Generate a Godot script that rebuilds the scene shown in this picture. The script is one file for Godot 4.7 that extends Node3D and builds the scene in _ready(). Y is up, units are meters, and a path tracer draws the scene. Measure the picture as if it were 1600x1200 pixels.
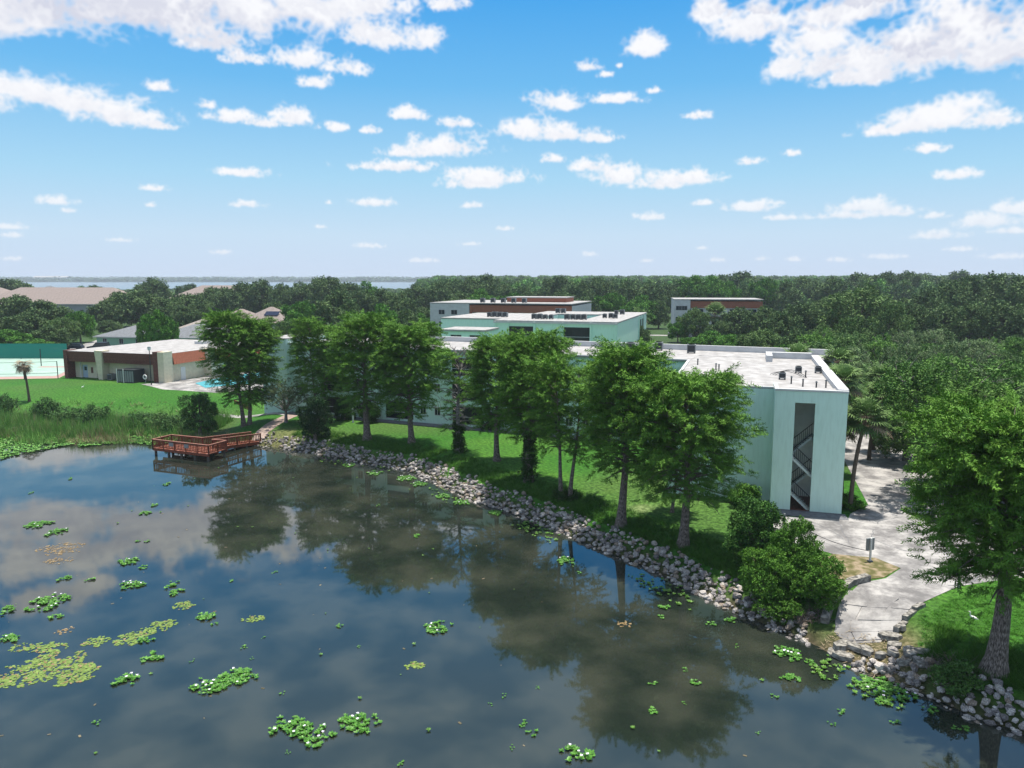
extends Node3D
# A lakeside apartment house with a row of bald cypresses, a fishing dock, a club house, and woods out to the horizon.

var M := {}
var rng := RandomNumberGenerator.new()
var CAM := Vector3(0, 19.2, 0)
# waterline of the pond, from left to right
var SHORE := PackedVector2Array([Vector2(-140, -70), Vector2(-100, -80), Vector2(-75, -86), Vector2(-60, -88.5), Vector2(-50.9, -88), Vector2(-45.1, -88.4), Vector2(-40, -89), Vector2(-36, -88), Vector2(-33, -87), Vector2(-30.4, -87.6), Vector2(-26.5, -85.6), Vector2(-21.2, -82.6), Vector2(-16.2, -78.9), Vector2(-11.8, -76.3), Vector2(-9.6, -74.4), Vector2(-5.9, -68.9), Vector2(-3.3, -64.8), Vector2(0, -61.5), Vector2(2.5, -58.5), Vector2(3.9, -56.4), Vector2(6.2, -52.9), Vector2(8.7, -49.8), Vector2(10.3, -47.2), Vector2(11.7, -44.7), Vector2(13, -42.3), Vector2(14.3, -40.5), Vector2(15.8, -38.6), Vector2(16.6, -37), Vector2(17.3, -35.5), Vector2(18.4, -34.4), Vector2(19.2, -33.5), Vector2(20.1, -32), Vector2(21, -31), Vector2(21.8, -30.2), Vector2(25, -26), Vector2(31, -18), Vector2(45, -6), Vector2(80, 20)])
var LAND: PackedVector2Array
const RAMP := Vector2(18.3, -38.4)


# ---------------------------------------------------------------- geometry
class Geo:
	var v := PackedVector3Array()
	var n := PackedVector3Array()
	var c := PackedColorArray()

	func tri(a: Vector3, b: Vector3, d: Vector3, col := Color.WHITE) -> void:
		v.append(a); v.append(b); v.append(d)
		c.append(col); c.append(col); c.append(col)

	func quad(a: Vector3, b: Vector3, d: Vector3, e: Vector3, col := Color.WHITE) -> void:
		tri(a, b, d, col)
		tri(a, d, e, col)

	func box(x: Transform3D, s: Vector3, col := Color.WHITE) -> void:
		var p := []
		for i in 8:
			p.append(x * Vector3(s.x * (0.5 if i & 1 else -0.5), s.y * (0.5 if i & 2 else -0.5), s.z * (0.5 if i & 4 else -0.5)))
		for f in [[0, 2, 3, 1], [5, 7, 6, 4], [4, 6, 2, 0], [1, 3, 7, 5], [2, 6, 7, 3], [4, 0, 1, 5]]:
			quad(p[f[0]], p[f[1]], p[f[2]], p[f[3]], col)

	func bx(x0: float, x1: float, y0: float, y1: float, z0: float, z1: float, col := Color.WHITE) -> void:
		box(Transform3D(Basis(), Vector3((x0 + x1) / 2, (y0 + y1) / 2, (z0 + z1) / 2)), Vector3(absf(x1 - x0), absf(y1 - y0), absf(z1 - z0)), col)

	# a smooth tapered tube along points
	func tube(pts: PackedVector3Array, radii: PackedFloat32Array, sides: int, col := Color.WHITE, cap := false) -> void:
		var prev := PackedVector3Array()
		var prevn := PackedVector3Array()
		for i in pts.size():
			var d := (pts[mini(i + 1, pts.size() - 1)] - pts[maxi(i - 1, 0)]).normalized()
			var a := d.cross(Vector3(0.31, 0.2, 0.93)).normalized()
			var b := d.cross(a)
			var ring := PackedVector3Array()
			var rn := PackedVector3Array()
			for k in sides:
				var w := TAU * k / sides
				var o := a * cos(w) + b * sin(w)
				rn.append(o)
				ring.append(pts[i] + o * radii[i])
			if i > 0:
				for k in sides:
					var k2 := (k + 1) % sides
					for q in [[prev[k], prevn[k]], [ring[k], rn[k]], [ring[k2], rn[k2]], [prev[k], prevn[k]], [ring[k2], rn[k2]], [prev[k2], prevn[k2]]]:
						v.append(q[0]); n.append(q[1]); c.append(col)
			prev = ring
			prevn = rn
		if cap:
			for k in range(1, sides - 1):
				var up := (pts[-1] - pts[-2]).normalized()
				for q in [prev[0], prev[k], prev[k + 1]]:
					v.append(q); n.append(up); c.append(col)

	func add(tv: PackedVector3Array, x: Transform3D, col: Color) -> void:
		v.append_array(x * tv)
		var cc := PackedColorArray()
		cc.resize(tv.size())
		cc.fill(col)
		c.append_array(cc)

	func mesh(m: Material) -> ArrayMesh:
		var a := []
		a.resize(Mesh.ARRAY_MAX)
		a[Mesh.ARRAY_VERTEX] = v
		if n.size() == v.size():
			a[Mesh.ARRAY_NORMAL] = n
		a[Mesh.ARRAY_COLOR] = c
		var am := ArrayMesh.new()
		am.add_surface_from_arrays(Mesh.PRIMITIVE_TRIANGLES, a)
		am.surface_set_material(0, m)
		return am


func R(a: float, b: float) -> float:
	return rng.randf_range(a, b)

func V(x: float, y: float, z: float) -> Vector3:
	return Vector3(x, y, z)

func part(called: String, mesh: Mesh, parent: Node3D, m: Material = null) -> MeshInstance3D:
	var o := MeshInstance3D.new()
	o.name = called
	o.mesh = mesh
	if m:
		o.material_override = m
	parent.add_child(o, true)
	return o

var used := {}
func numbered(called: String) -> String:
	used[called] = used.get(called, -1) + 1
	return called if used[called] == 0 else "%s_%03d" % [called, used[called]]

func tag(o: Node3D, label: String, category: String, group := "", kind := "") -> void:
	if label: o.set_meta("label", label)
	if category: o.set_meta("category", category)
	if group: o.set_meta("group", group)
	if kind: o.set_meta("kind", kind)

func thing(called: String, at: Vector3, turn: float, label: String, category: String, group := "") -> Node3D:
	var o := Node3D.new()
	o.name = numbered(called)
	add_child(o)
	o.position = at
	o.rotation.y = turn
	tag(o, label, category, group)
	return o

func copy_of(src: Node3D, called: String, at: Vector3, turn: float, size: float, label: String, group: String) -> Node3D:
	var o: Node3D = src.duplicate()
	o.name = numbered(called)
	add_child(o)
	o.transform = Transform3D(Basis(Vector3.UP, turn).scaled(Vector3.ONE * size), at)
	o.set_meta("label", label)
	if group: o.set_meta("group", group)
	return o

func ground_sheet(called: String, mesh: Mesh) -> MeshInstance3D:
	var o := part(called, mesh, self)
	o.set_meta("kind", "structure")
	return o

var boxes := {}
func bmesh(s: Vector3) -> BoxMesh:
	if not boxes.has(s):
		var b := BoxMesh.new()
		b.size = s
		boxes[s] = b
	return boxes[s]

func bpart(called: String, parent: Node3D, m: Material, x0: float, x1: float, y0: float, y1: float, z0: float, z1: float, x := Transform3D()) -> MeshInstance3D:
	var o := part(called, bmesh(V(snappedf(absf(x1 - x0), 0.001), snappedf(absf(y1 - y0), 0.001), snappedf(absf(z1 - z0), 0.001))), parent, m)
	o.transform = x * Transform3D(Basis(), V((x0 + x1) / 2, (y0 + y1) / 2, (z0 + z1) / 2))
	return o

func ordinal(k: int) -> String:
	var names := ["first", "second", "third", "fourth", "fifth", "sixth", "seventh", "eighth", "ninth", "tenth", "eleventh", "twelfth"]
	if k < 12: return names[k]
	var t := k + 1
	var suffix := "th"
	if t % 100 < 11 or t % 100 > 13:
		suffix = ["th", "st", "nd", "rd", "th", "th", "th", "th", "th", "th"][t % 10]
	return str(t) + suffix


# ---------------------------------------------------------------- materials
func noise_tex(sd: int, freq: float, dark: Color, light: Color, oct := 5, cell := false, lo := 0.25, hi := 0.75, size := 512, gain := 0.5) -> NoiseTexture2D:
	var f := FastNoiseLite.new()
	f.seed = sd
	f.frequency = freq
	f.fractal_octaves = oct
	f.fractal_gain = gain
	f.noise_type = FastNoiseLite.TYPE_CELLULAR if cell else FastNoiseLite.TYPE_SIMPLEX_SMOOTH
	var g := Gradient.new()
	g.offsets = PackedFloat32Array([lo, hi])
	g.colors = PackedColorArray([dark, light])
	var t := NoiseTexture2D.new()
	t.width = size
	t.height = size
	t.seamless = true
	t.generate_mipmaps = false
	t.noise = f
	t.color_ramp = g
	return t

func normal_tex(sd: int, freq: float, strength: float, oct := 4) -> NoiseTexture2D:
	var f := FastNoiseLite.new()
	f.seed = sd
	f.frequency = freq
	f.fractal_octaves = oct
	var t := NoiseTexture2D.new()
	t.width = 512
	t.height = 512
	t.seamless = true
	t.as_normal_map = true
	t.bump_strength = strength
	t.generate_mipmaps = false
	t.noise = f
	return t

func lin(r: float, g: float, b: float) -> Color:
	return Color(r, g, b).linear_to_srgb()

# a matt material; tex tints it through world triplanar mapping of «metres» per repeat
func mat(called: String, col: Color, rough := 0.8, tex: Texture2D = null, metres := 4.0, vc := false) -> StandardMaterial3D:
	var m := StandardMaterial3D.new()
	m.resource_name = called
	m.albedo_color = col
	m.roughness = rough
	m.metallic_specular = 0.35
	m.vertex_color_use_as_albedo = vc
	if tex:
		m.albedo_texture = tex
		m.uv1_triplanar = true
		m.uv1_world_triplanar = true
		m.uv1_scale = Vector3.ONE / metres
	M[called] = m
	return m

func leafmat(called: String, col: Color, through := 0.5) -> StandardMaterial3D:
	var m := mat(called, col, 0.62, null, 1.0, true)
	m.metallic_specular = 0.25
	m.backlight = Color(through, through, through)
	m.cull_mode = BaseMaterial3D.CULL_DISABLED
	return m

func materials() -> void:
	var mottled := noise_tex(3, 0.012, Color(0.84, 0.835, 0.83), Color(1, 1, 1), 7, false, 0.25, 0.7, 512, 0.62)
	var faint := noise_tex(4, 0.01, Color(0.94, 0.94, 0.94), Color(1, 1, 1), 5)
	var streaky := noise_tex(5, 0.02, Color(0.55, 0.55, 0.55), Color(1, 1, 1), 6)
	var grass := noise_tex(6, 0.02, Color(0.50, 0.56, 0.42), Color(1.0, 1.0, 1.0), 7, false, 0.25, 0.75, 1024, 0.72)
	mat("ground", Color.WHITE, 0.95, grass, 9.0, true)
	var fine := noise_tex(7, 0.09, Color(0.72, 0.75, 0.7), Color(1, 1, 1), 4)
	M.ground.detail_enabled = true
	M.ground.detail_blend_mode = BaseMaterial3D.BLEND_MODE_MUL
	M.ground.detail_albedo = fine
	M.ground.detail_uv_layer = BaseMaterial3D.DETAIL_UV_2
	M.ground.detail_enabled = false
	# stucco with faint runs of rain
	var runs := noise_tex(8, 0.02, Color(0.955, 0.96, 0.955), Color(1, 1, 1), 6, false, 0.2, 0.6, 512, 0.6)
	mat("teal", lin(0.58, 0.78, 0.70), 0.75, runs, 7.0)
	mat("mint", lin(0.56, 0.77, 0.67), 0.75, runs, 7.0)
	for k in ["teal", "mint"]: M[k].uv1_scale = Vector3(0.35, 0.05, 0.35)
	mat("stairwell", lin(0.80, 0.83, 0.75), 0.8, faint, 5.0)
	mat("roof_white", lin(0.37, 0.365, 0.365), 0.7, mottled, 11.0)
	mat("coping", lin(0.52, 0.53, 0.54), 0.6, faint, 5.0)
	mat("white", lin(0.62, 0.62, 0.61), 0.6)
	mat("steps", lin(0.55, 0.62, 0.60), 0.8)
	mat("dark_metal", lin(0.02, 0.025, 0.03), 0.45)
	mat("screen", lin(0.012, 0.016, 0.018), 0.3)
	mat("glass", lin(0.02, 0.03, 0.035), 0.08)
	mat("concrete", lin(0.35, 0.345, 0.34), 0.9, noise_tex(11, 0.006, Color(0.66, 0.66, 0.67), Color(1, 1, 1), 9, false, 0.25, 0.7, 1024, 0.72), 19.0)
	mat("slab", lin(0.31, 0.30, 0.275), 0.9, streaky, 3.0)
	mat("pad_and_shade", lin(0.16, 0.17, 0.19), 0.9, mottled, 3.0)  # for plinth, patio and cracks, and for the tower's painted shadow
	mat("sand", lin(0.25, 0.20, 0.14), 0.95, noise_tex(12, 0.012, Color(0.62, 0.68, 0.5), Color(1, 1, 1), 6), 5.0)
	mat("path", lin(0.34, 0.27, 0.24), 0.9, mottled, 3.0)
	mat("stone", Color.WHITE, 0.9, noise_tex(13, 0.02, Color(0.55, 0.54, 0.55), Color(1, 1, 1), 6), 0.9, true)
	mat("wood", lin(0.26, 0.075, 0.04), 0.7, noise_tex(14, 0.02, Color(0.6, 0.6, 0.6), Color(1, 1, 1), 5), 1.2)
	mat("wood_pale", lin(0.42, 0.20, 0.15), 0.7, noise_tex(15, 0.02, Color(0.7, 0.7, 0.7), Color(1, 1, 1), 5), 1.2)
	mat("pile", lin(0.09, 0.08, 0.07), 0.9, mottled, 1.0)
	mat("bark", lin(0.27, 0.235, 0.215), 0.95, noise_tex(16, 0.02, Color(0.42, 0.40, 0.38), Color(1, 1, 1), 6), 0.9)
	M.bark.uv1_scale = Vector3(1.6, 0.35, 1.6)
	mat("bark_grey", lin(0.30, 0.28, 0.27), 0.95, streaky, 1.5)
	mat("bark_palm", lin(0.17, 0.13, 0.10), 0.95, streaky, 0.5)
	leafmat("cypress", Color(1, 1, 1), 1.0)
	leafmat("leaf", Color(1, 1, 1), 0.7)
	leafmat("frond", Color(1, 1, 1), 0.6)
	leafmat("waterleaf", Color(1, 1, 1), 0.5)
	M.waterleaf.roughness = 0.4
	mat("cream", lin(0.62, 0.56, 0.42), 0.8, faint, 4.0)
	mat("brown_band", lin(0.20, 0.075, 0.06), 0.6, streaky, 2.0)
	mat("sunlit_band", lin(0.40, 0.13, 0.075), 0.6, mottled, 2.0)  # the brown fascia again, sunlight painted into its colour
	mat("door", lin(0.33, 0.42, 0.52), 0.5)
	mat("ac", lin(0.20, 0.215, 0.22), 0.5)
	mat("ac_dark", lin(0.03, 0.035, 0.04), 0.5)
	mat("roof_brown", lin(0.25, 0.212, 0.20), 0.9, mottled, 5.0)
	mat("roof_grey", lin(0.17, 0.185, 0.205), 0.9, mottled, 5.0)
	mat("roof_tan", lin(0.30, 0.27, 0.25), 0.9, mottled, 5.0)
	mat("wall_grey", lin(0.26, 0.27, 0.29), 0.85)
	mat("wall_pale", lin(0.52, 0.52, 0.53), 0.85, faint, 6.0)
	mat("wall_green", lin(0.17, 0.33, 0.24), 0.85)
	mat("brick_red", lin(0.33, 0.12, 0.075), 0.85, mottled, 2.0)
	mat("court", lin(0.28, 0.40, 0.35), 0.9, faint, 9.0)
	mat("court_border", lin(0.36, 0.24, 0.22), 0.9, faint, 9.0)
	mat("line_paint", lin(0.75, 0.76, 0.75), 0.8)
	mat("pool_water", lin(0.08, 0.42, 0.52), 0.05)
	mat("car_dark", lin(0.02, 0.03, 0.05), 0.25)
	mat("car_white", lin(0.65, 0.66, 0.68), 0.3)
	mat("rubber", lin(0.02, 0.02, 0.02), 0.8)
	mat("solar", lin(0.01, 0.015, 0.04), 0.15)
	mat("feather", lin(0.8, 0.8, 0.8), 0.7)
	var ws := mat("windscreen", lin(0.02, 0.22, 0.18), 0.8)
	ws.transparency = BaseMaterial3D.TRANSPARENCY_ALPHA
	ws.albedo_color.a = 0.8
	var w := mat("pond", lin(0.031, 0.036, 0.027), 0.03, noise_tex(21, 0.008, Color(0.62, 0.70, 0.72), Color(1, 1, 1), 5, false, 0.25, 0.75, 1024), 46.0)
	w.metallic_specular = 0.8
	w.normal_enabled = true
	w.normal_texture = normal_tex(22, 0.012, 2.0, 3)
	w.normal_scale = 0.012
	var far := mat("far_water", lin(0.10, 0.13, 0.16), 0.25)
	far.metallic_specular = 0.7


# ---------------------------------------------------------------- sky
const SW := 4096
const SH := 2048
# clouds in view: azimuth (right of straight ahead), elevation, half width, half height in degrees, greyness of the base
var CLOUDS := [
	[-30.25, 15.78, 7.99, 2.75, 0.75],
	[-24.2, 16.43, 8.66, 3.28, 0.8],
	[-18.72, 17.21, 8.83, 3.25, 0.7],
	[-14.16, 17.41, 7.05, 2.26, 0.5],
	[-10.71, 18.01, 5.21, 1.33, 0.3],
	[-20.44, 15, 2.77, 1.11, 0.5],
	[-8.56, 15.98, 3.56, 1.23, 0.2],
	[-6.1, 16.18, 1.9, 1.14, 0.2],
	[-10.31, 16.49, 2.84, 1.04, 0.25],
	[-4.5, 18.33, 1.91, 0.86, 0.2],
	[-14.7, 14.48, 2.25, 1.13, 0.2],
	[-11.69, 14.13, 1.61, 0.94, 0.2],
	[-13.59, 13.15, 1.41, 0.71, 0.2],
	[-18.46, 14.33, 1.86, 0.65, 0.3],
	[-30.79, 10.94, 3.98, 1.33, 0.25],
	[-28.58, 10.62, 4.03, 1.25, 0.35],
	[-26.09, 10.08, 3.39, 1, 0.35],
	[-24.23, 9.84, 1.55, 0.55, 0.3],
	[-31.93, 11.17, 2.2, 0.97, 0.2],
	[-23.72, 12.1, 0.91, 0.55, 0.2],
	[-20.95, 11.27, 0.69, 0.42, 0.2],
	[-19.25, 10.59, 1.86, 0.74, 0.3],
	[-15.48, 10.8, 1.5, 1.03, 0.25],
	[-17.32, 10.38, 1.87, 0.47, 0.3],
	[-12.6, 10.27, 1.13, 0.52, 0.2],
	[-7.32, 11.32, 1.52, 0.76, 0.2],
	[-3.91, 10.79, 1.62, 0.52, 0.25],
	[-10.04, 10.19, 0.85, 0.38, 0.2],
	[3.12, 12.12, 2.39, 1.05, 0.15],
	[1.15, 10.34, 2.96, 1.24, 0.25],
	[3.69, 10.02, 2.86, 0.95, 0.25],
	[6.21, 9.77, 1.62, 0.62, 0.2],
	[7.21, 12.33, 2.38, 0.62, 0.2],
	[9.55, 15.47, 1.8, 1.28, 0.2],
	[5.46, 14.48, 1.05, 0.52, 0.2],
	[6.64, 13.92, 0.67, 0.33, 0.2],
	[7.61, 14.46, 0.33, 0.29, 0.2],
	[10.06, 12.78, 0.57, 0.33, 0.1],
	[13.74, 17.44, 1.41, 1.6, 0.1],
	[16.31, 16.3, 3.27, 2.06, 0.3],
	[20.44, 15, 3.24, 1.57, 0.3],
	[22.68, 16.61, 5.5, 1.65, 0.5],
	[21.69, 13.74, 4.14, 2.03, 0.3],
	[26.23, 13.65, 5.88, 2.62, 0.55],
	[29.65, 14.83, 5.34, 2.94, 0.8],
	[31.13, 13.05, 3.98, 1.77, 0.5],
	[19.1, 13.65, 1.86, 1.21, 0.15],
	[23.67, 12.79, 3.2, 1.19, 0.3],
	[28.28, 9.89, 4.26, 1.52, 0.25],
	[26.14, 9.38, 3.17, 0.72, 0.3],
	[31.07, 9.44, 2.21, 0.8, 0.25],
	[27.69, 8.06, 1.26, 0.54, 0.2],
	[29.4, 6.35, 1.52, 0.53, 0.2],
	[13.19, 11, 1.13, 0.42, 0.2],
	[-4.61, 9.14, 3.91, 1.05, 0.25],
	[-7.36, 8.75, 2.38, 0.67, 0.2],
	[-8.29, 7.77, 3.7, 0.62, 0.35],
	[-1.86, 7.05, 3.53, 0.95, 0.3],
	[-2.79, 6.69, 2.67, 0.67, 0.3],
	[3.01, 8.37, 1.15, 0.48, 0.2],
	[5.87, 7.81, 1.71, 0.81, 0.25],
	[7.62, 7.08, 2.57, 1.14, 0.25],
	[12.27, 6.81, 3.12, 0.9, 0.3],
	[10.58, 6.5, 2.37, 0.57, 0.3],
	[-18.8, 7.06, 1.95, 0.56, 0.25],
	[-24.47, 5.82, 0.91, 0.32, 0.2],
	[-24.73, 4.74, 0.41, 0.23, 0.2],
	[-30.11, 4.75, 1.33, 0.44, 0.2],
	[-29.55, 4.18, 0.53, 0.22, 0.2],
	[-18.69, 4.98, 1.3, 0.37, 0.25],
	[-10.07, 5.27, 1.8, 0.47, 0.3],
	[-13.12, 5.25, 0.28, 0.19, 0.1],
	[-2.94, 5.16, 1.05, 0.33, 0.2],
	[19.44, 8.29, 0.65, 0.37, 0.2],
	[16.66, 7.87, 1.03, 0.42, 0.2],
	[9.91, 4.28, 1.33, 0.43, 0.25],
	[13.74, 5.2, 0.89, 0.33, 0.2],
	[17, 4.81, 2.15, 0.61, 0.25],
	[19.02, 4.07, 1.21, 0.37, 0.25],
	[24.16, 4.59, 2.46, 0.78, 0.25],
	[23.01, 4.09, 2.75, 0.41, 0.3],
	[25.71, 4.21, 1.99, 0.5, 0.3],
	[31.17, 3.45, 2.3, 0.75, 0.25],
	[32.47, 4.13, 1.49, 0.7, 0.2],
	[28.48, 2.66, 1.7, 0.45, 0.3],
	[32.57, 2.82, 1.31, 0.35, 0.3],
	[-10.47, 2.24, 1.42, 0.28, 0.2],
	[-20.5, 1.7, 0.92, 0.23, 0.2],
	[-0.56, 3.53, 0.81, 0.24, 0.2],
	[19.9, 1.23, 0.65, 0.23, 0.1],
	[13.71, 2.08, 0.42, 0.19, 0.1],
	[22.77, 1.16, 0.83, 0.23, 0.1],
	[25.69, 1.35, 1.54, 0.23, 0.1],
	[32.35, 1.26, 1.49, 0.26, 0.1],
	[-3.05, 2.42, 0.86, 0.19, 0.1],
	[-32.71, 3.08, 1.14, 0.31, 0.1],
	[-32.58, 2.58, 0.79, 0.22, 0.1],
	[-26.58, 2.41, 0.99, 0.18, 0.1],
	[9.81, 1.2, 0.57, 0.19, 0.1],
	[5.63, 1.67, 0.76, 0.24, 0.1],
	[-6.57, 1.21, 1.43, 0.24, 0.1],
	[14.75, 1.22, 0.66, 0.19, 0.1],
	[28.32, 3.91, 0.9, 0.31, 0.2],
	[-13.79, 3.56, 0.47, 0.19, 0.1],
	[-32.69, 1.14, 0.88, 0.18, 0.1],
	[17.79, 1.29, 0.56, 0.19, 0.1],
	[29.9, 1.78, 1.16, 0.22, 0.1],
	[-33.52, 15.09, 3.92, 2.62, 0.7],
	[-30.78, 17.37, 7.52, 2.21, 0.7],
	[-25.22, 17.71, 5.45, 1.82, 0.7],
	[-31.24, 19.71, 3.97, 1.59, 0.6],
	[-10.66, 19.51, 5.68, 1.23, 0.4],
	[25.2, 18.07, 10.9, 2.09, 0.7],
	[-34.55, 10.15, 3.03, 1.13, 0.3],
	[34.29, 13.29, 3.91, 3.04, 0.7],
	[34.42, 3.97, 1.73, 0.78, 0.2]
]

func clear_sky(el: float) -> Vector3:
	var stops := [[0, Vector3(0.400, 0.467, 0.580)], [3, Vector3(0.377, 0.487, 0.593)], [7, Vector3(0.260, 0.447, 0.593)], [13.3, Vector3(0.107, 0.327, 0.573)], [20, Vector3(0.037, 0.240, 0.547)], [23, Vector3(0.047, 0.247, 0.533)], [31, Vector3(0.147, 0.293, 0.493)], [50, Vector3(0.147, 0.280, 0.480)], [90, Vector3(0.107, 0.240, 0.453)]]
	for i in range(1, stops.size()):
		if el <= stops[i][0]:
			var t: float = (el - stops[i - 1][0]) / (stops[i][0] - stops[i - 1][0])
			return stops[i - 1][1].lerp(stops[i][1], t)
	return stops[-1][1]

func put_px(im: Image, x: int, y: int, c: Vector3) -> void:
	im.set_pixel(x, y, Color(c.x, c.y, c.z))

func sky_texture() -> ImageTexture:
	var small := Image.create(4, SH, false, Image.FORMAT_RGBF)
	for y in SH:
		var el := 90.0 - (y + 0.5) * 180.0 / SH
		var c := clear_sky(maxf(el, 0.0)) if el > -0.3 else Vector3(0.16, 0.19, 0.13)
		for x in 4:
			put_px(small, x, y, c)
	small.resize(SW, SH, Image.INTERPOLATE_NEAREST)
	# unseen clouds on a flat layer overhead, made denser and brighter for fill light
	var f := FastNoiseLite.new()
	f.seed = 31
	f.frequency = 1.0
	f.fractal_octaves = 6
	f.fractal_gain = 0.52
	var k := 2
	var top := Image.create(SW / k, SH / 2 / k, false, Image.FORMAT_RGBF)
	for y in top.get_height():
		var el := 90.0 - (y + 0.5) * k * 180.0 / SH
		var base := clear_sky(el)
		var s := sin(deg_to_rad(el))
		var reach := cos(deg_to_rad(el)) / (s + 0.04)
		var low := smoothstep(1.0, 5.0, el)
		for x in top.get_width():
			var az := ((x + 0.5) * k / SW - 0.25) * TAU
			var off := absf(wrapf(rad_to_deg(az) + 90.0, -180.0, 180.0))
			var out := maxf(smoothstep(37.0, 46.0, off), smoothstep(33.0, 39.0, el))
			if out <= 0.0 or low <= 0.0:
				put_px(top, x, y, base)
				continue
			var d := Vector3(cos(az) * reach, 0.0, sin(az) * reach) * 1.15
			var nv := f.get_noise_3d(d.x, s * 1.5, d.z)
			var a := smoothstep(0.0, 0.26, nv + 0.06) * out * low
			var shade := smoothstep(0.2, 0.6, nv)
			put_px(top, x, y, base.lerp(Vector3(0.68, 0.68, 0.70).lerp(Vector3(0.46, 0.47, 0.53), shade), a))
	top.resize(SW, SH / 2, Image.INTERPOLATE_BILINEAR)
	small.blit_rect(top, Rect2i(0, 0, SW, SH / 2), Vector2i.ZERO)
	# clouds in view
	var pw := int(96.0 / 360.0 * SW)
	var ph := int(34.0 / 180.0 * SH)
	var field := PackedFloat32Array()
	var grey := PackedFloat32Array()
	field.resize(pw * ph)
	grey.resize(pw * ph)
	var n1 := FastNoiseLite.new()
	n1.seed = 7
	n1.frequency = 1.0
	n1.fractal_octaves = 6
	n1.fractal_gain = 0.42
	var n2 := FastNoiseLite.new()
	n2.seed = 19
	n2.frequency = 1.0
	n2.fractal_octaves = 3
	n2.fractal_gain = 0.42
	var per := SW / 360.0
	for b in CLOUDS:
		var reach_x: float = b[2] * 1.5
		var reach_y: float = b[3] * 1.7
		var x0 := maxi(0, int((b[0] - reach_x + 48.0) * per))
		var x1 := mini(pw - 1, int((b[0] + reach_x + 48.0) * per))
		var y0 := maxi(0, int((34.0 - b[1] - reach_y) * per))
		var y1 := mini(ph - 1, int((34.0 - b[1] + reach_y) * per))
		var fq: float = 0.66 / clampf(b[3], 0.16, 1.6)
		for y in range(y0, y1 + 1):
			var el := 34.0 - (y + 0.5) / per
			var dy: float = (el - b[1]) / b[3]
			if dy < 0.0: dy *= 2.1
			for x in range(x0, x1 + 1):
				var az := (x + 0.5) / per - 48.0
				var dx: float = (az - b[0]) / b[2]
				var low := n1.get_noise_2d(az * fq * 0.8, el * fq * 1.0)
				var puff := 0.22 - absf(n2.get_noise_2d(az * fq * 2.1 + 40.0, el * fq * 2.6))
				var nv := low * 0.8 + puff * 0.75
				var fv := 1.06 - sqrt(dx * dx + dy * dy) + nv * 0.72
				var i := y * pw + x
				if fv > field[i]:
					field[i] = fv
				if fv > 0.0:
					var g: float = b[4] * clampf(0.55 - dy * 0.75 - nv * 1.5, 0.0, 1.0)
					grey[i] = maxf(grey[i] * 0.7, g)
	var wide := Image.create(pw, ph, false, Image.FORMAT_RGBF)
	var col0 := wrapi(int((-48.0 / 360.0) * SW), 0, SW)
	var row0 := int((90.0 - 34.0) / 180.0 * SH)
	for y in ph:
		var el := 34.0 - (y + 0.5) / per
		var haze := smoothstep(8.0, 0.5, el) * 0.45
		for x in pw:
			var i := y * pw + x
			var sx := wrapi(col0 + x, 0, SW)
			var px := small.get_pixel(sx, row0 + y)
			var base := Vector3(px.r, px.g, px.b)
			var a := smoothstep(-0.02, 0.70, field[i])
			if a > 0.0:
				var c := Vector3(0.64, 0.64, 0.655).lerp(Vector3(0.40, 0.41, 0.49), grey[i] * smoothstep(0.05, 0.7, field[i]))
				base = base.lerp(c.lerp(base, haze), a * 0.97)
			put_px(wide, x, y, base)
	var half := SW - col0
	small.blit_rect(wide, Rect2i(0, 0, mini(half, pw), ph), Vector2i(col0, row0))
	if half < pw:
		small.blit_rect(wide, Rect2i(half, 0, pw - half, ph), Vector2i(0, row0))
	return ImageTexture.create_from_image(small)


# ---------------------------------------------------------------- terrain
var segs := []
func shore_distance(x: float, z: float) -> float:
	var p := Vector2(x, z)
	var best := 1e9
	for i in SHORE.size() - 1:
		var q := Geometry2D.get_closest_point_to_segment(p, SHORE[i], SHORE[i + 1])
		best = minf(best, p.distance_squared_to(q))
	best = sqrt(best)
	var inside := false
	var j := LAND.size() - 1
	for i in LAND.size():
		var a := LAND[i]
		var b := LAND[j]
		if (a.y > z) != (b.y > z) and x < (b.x - a.x) * (z - a.y) / (b.y - a.y) + a.x:
			inside = not inside
		j = i
	return best if inside else -best

func height(x: float, z: float) -> float:
	if z < -950.0:
		if z < -3350.0 and z > -9000.0: return 2.5
		var edge := smoothstep(-950.0, -1080.0, z) if z > -2000.0 else smoothstep(-3350.0, -3250.0, z)
		return lerpf(2.0, -4.0, edge)
	var flat := lerpf(1.5, 2.0, maxf(smoothstep(-36.0, -60.0, x), smoothstep(-130.0, -170.0, z)))
	if z < -170.0 or x > 80.0:
		return flat
	var d := shore_distance(x, z)
	var m := smoothstep(-30.5, -37.0, x)
	var hr: float
	if d < 0.0: hr = maxf(-1.6, d * 0.6)
	elif d < 2.0: hr = d * 0.58
	else: hr = lerpf(1.16, flat, smoothstep(2.0, 6.0, d))
	var rf := smoothstep(4.5, 1.5, RAMP.distance_to(Vector2(x, z)))
	if rf > 0.0 and d > 0.0:
		hr = lerpf(hr, minf(0.12 + d * 0.25, 1.5), rf)
	var hl: float
	if d < 0.0: hl = maxf(-1.2, d * 0.25)
	elif d < 10.0: hl = d * 0.035
	else: hl = lerpf(0.35, flat, smoothstep(10.0, 36.0, d))
	return lerpf(hr, hl, m)

var gx := PackedFloat32Array()
var gz := PackedFloat32Array()
var gh := PackedFloat32Array()

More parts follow.
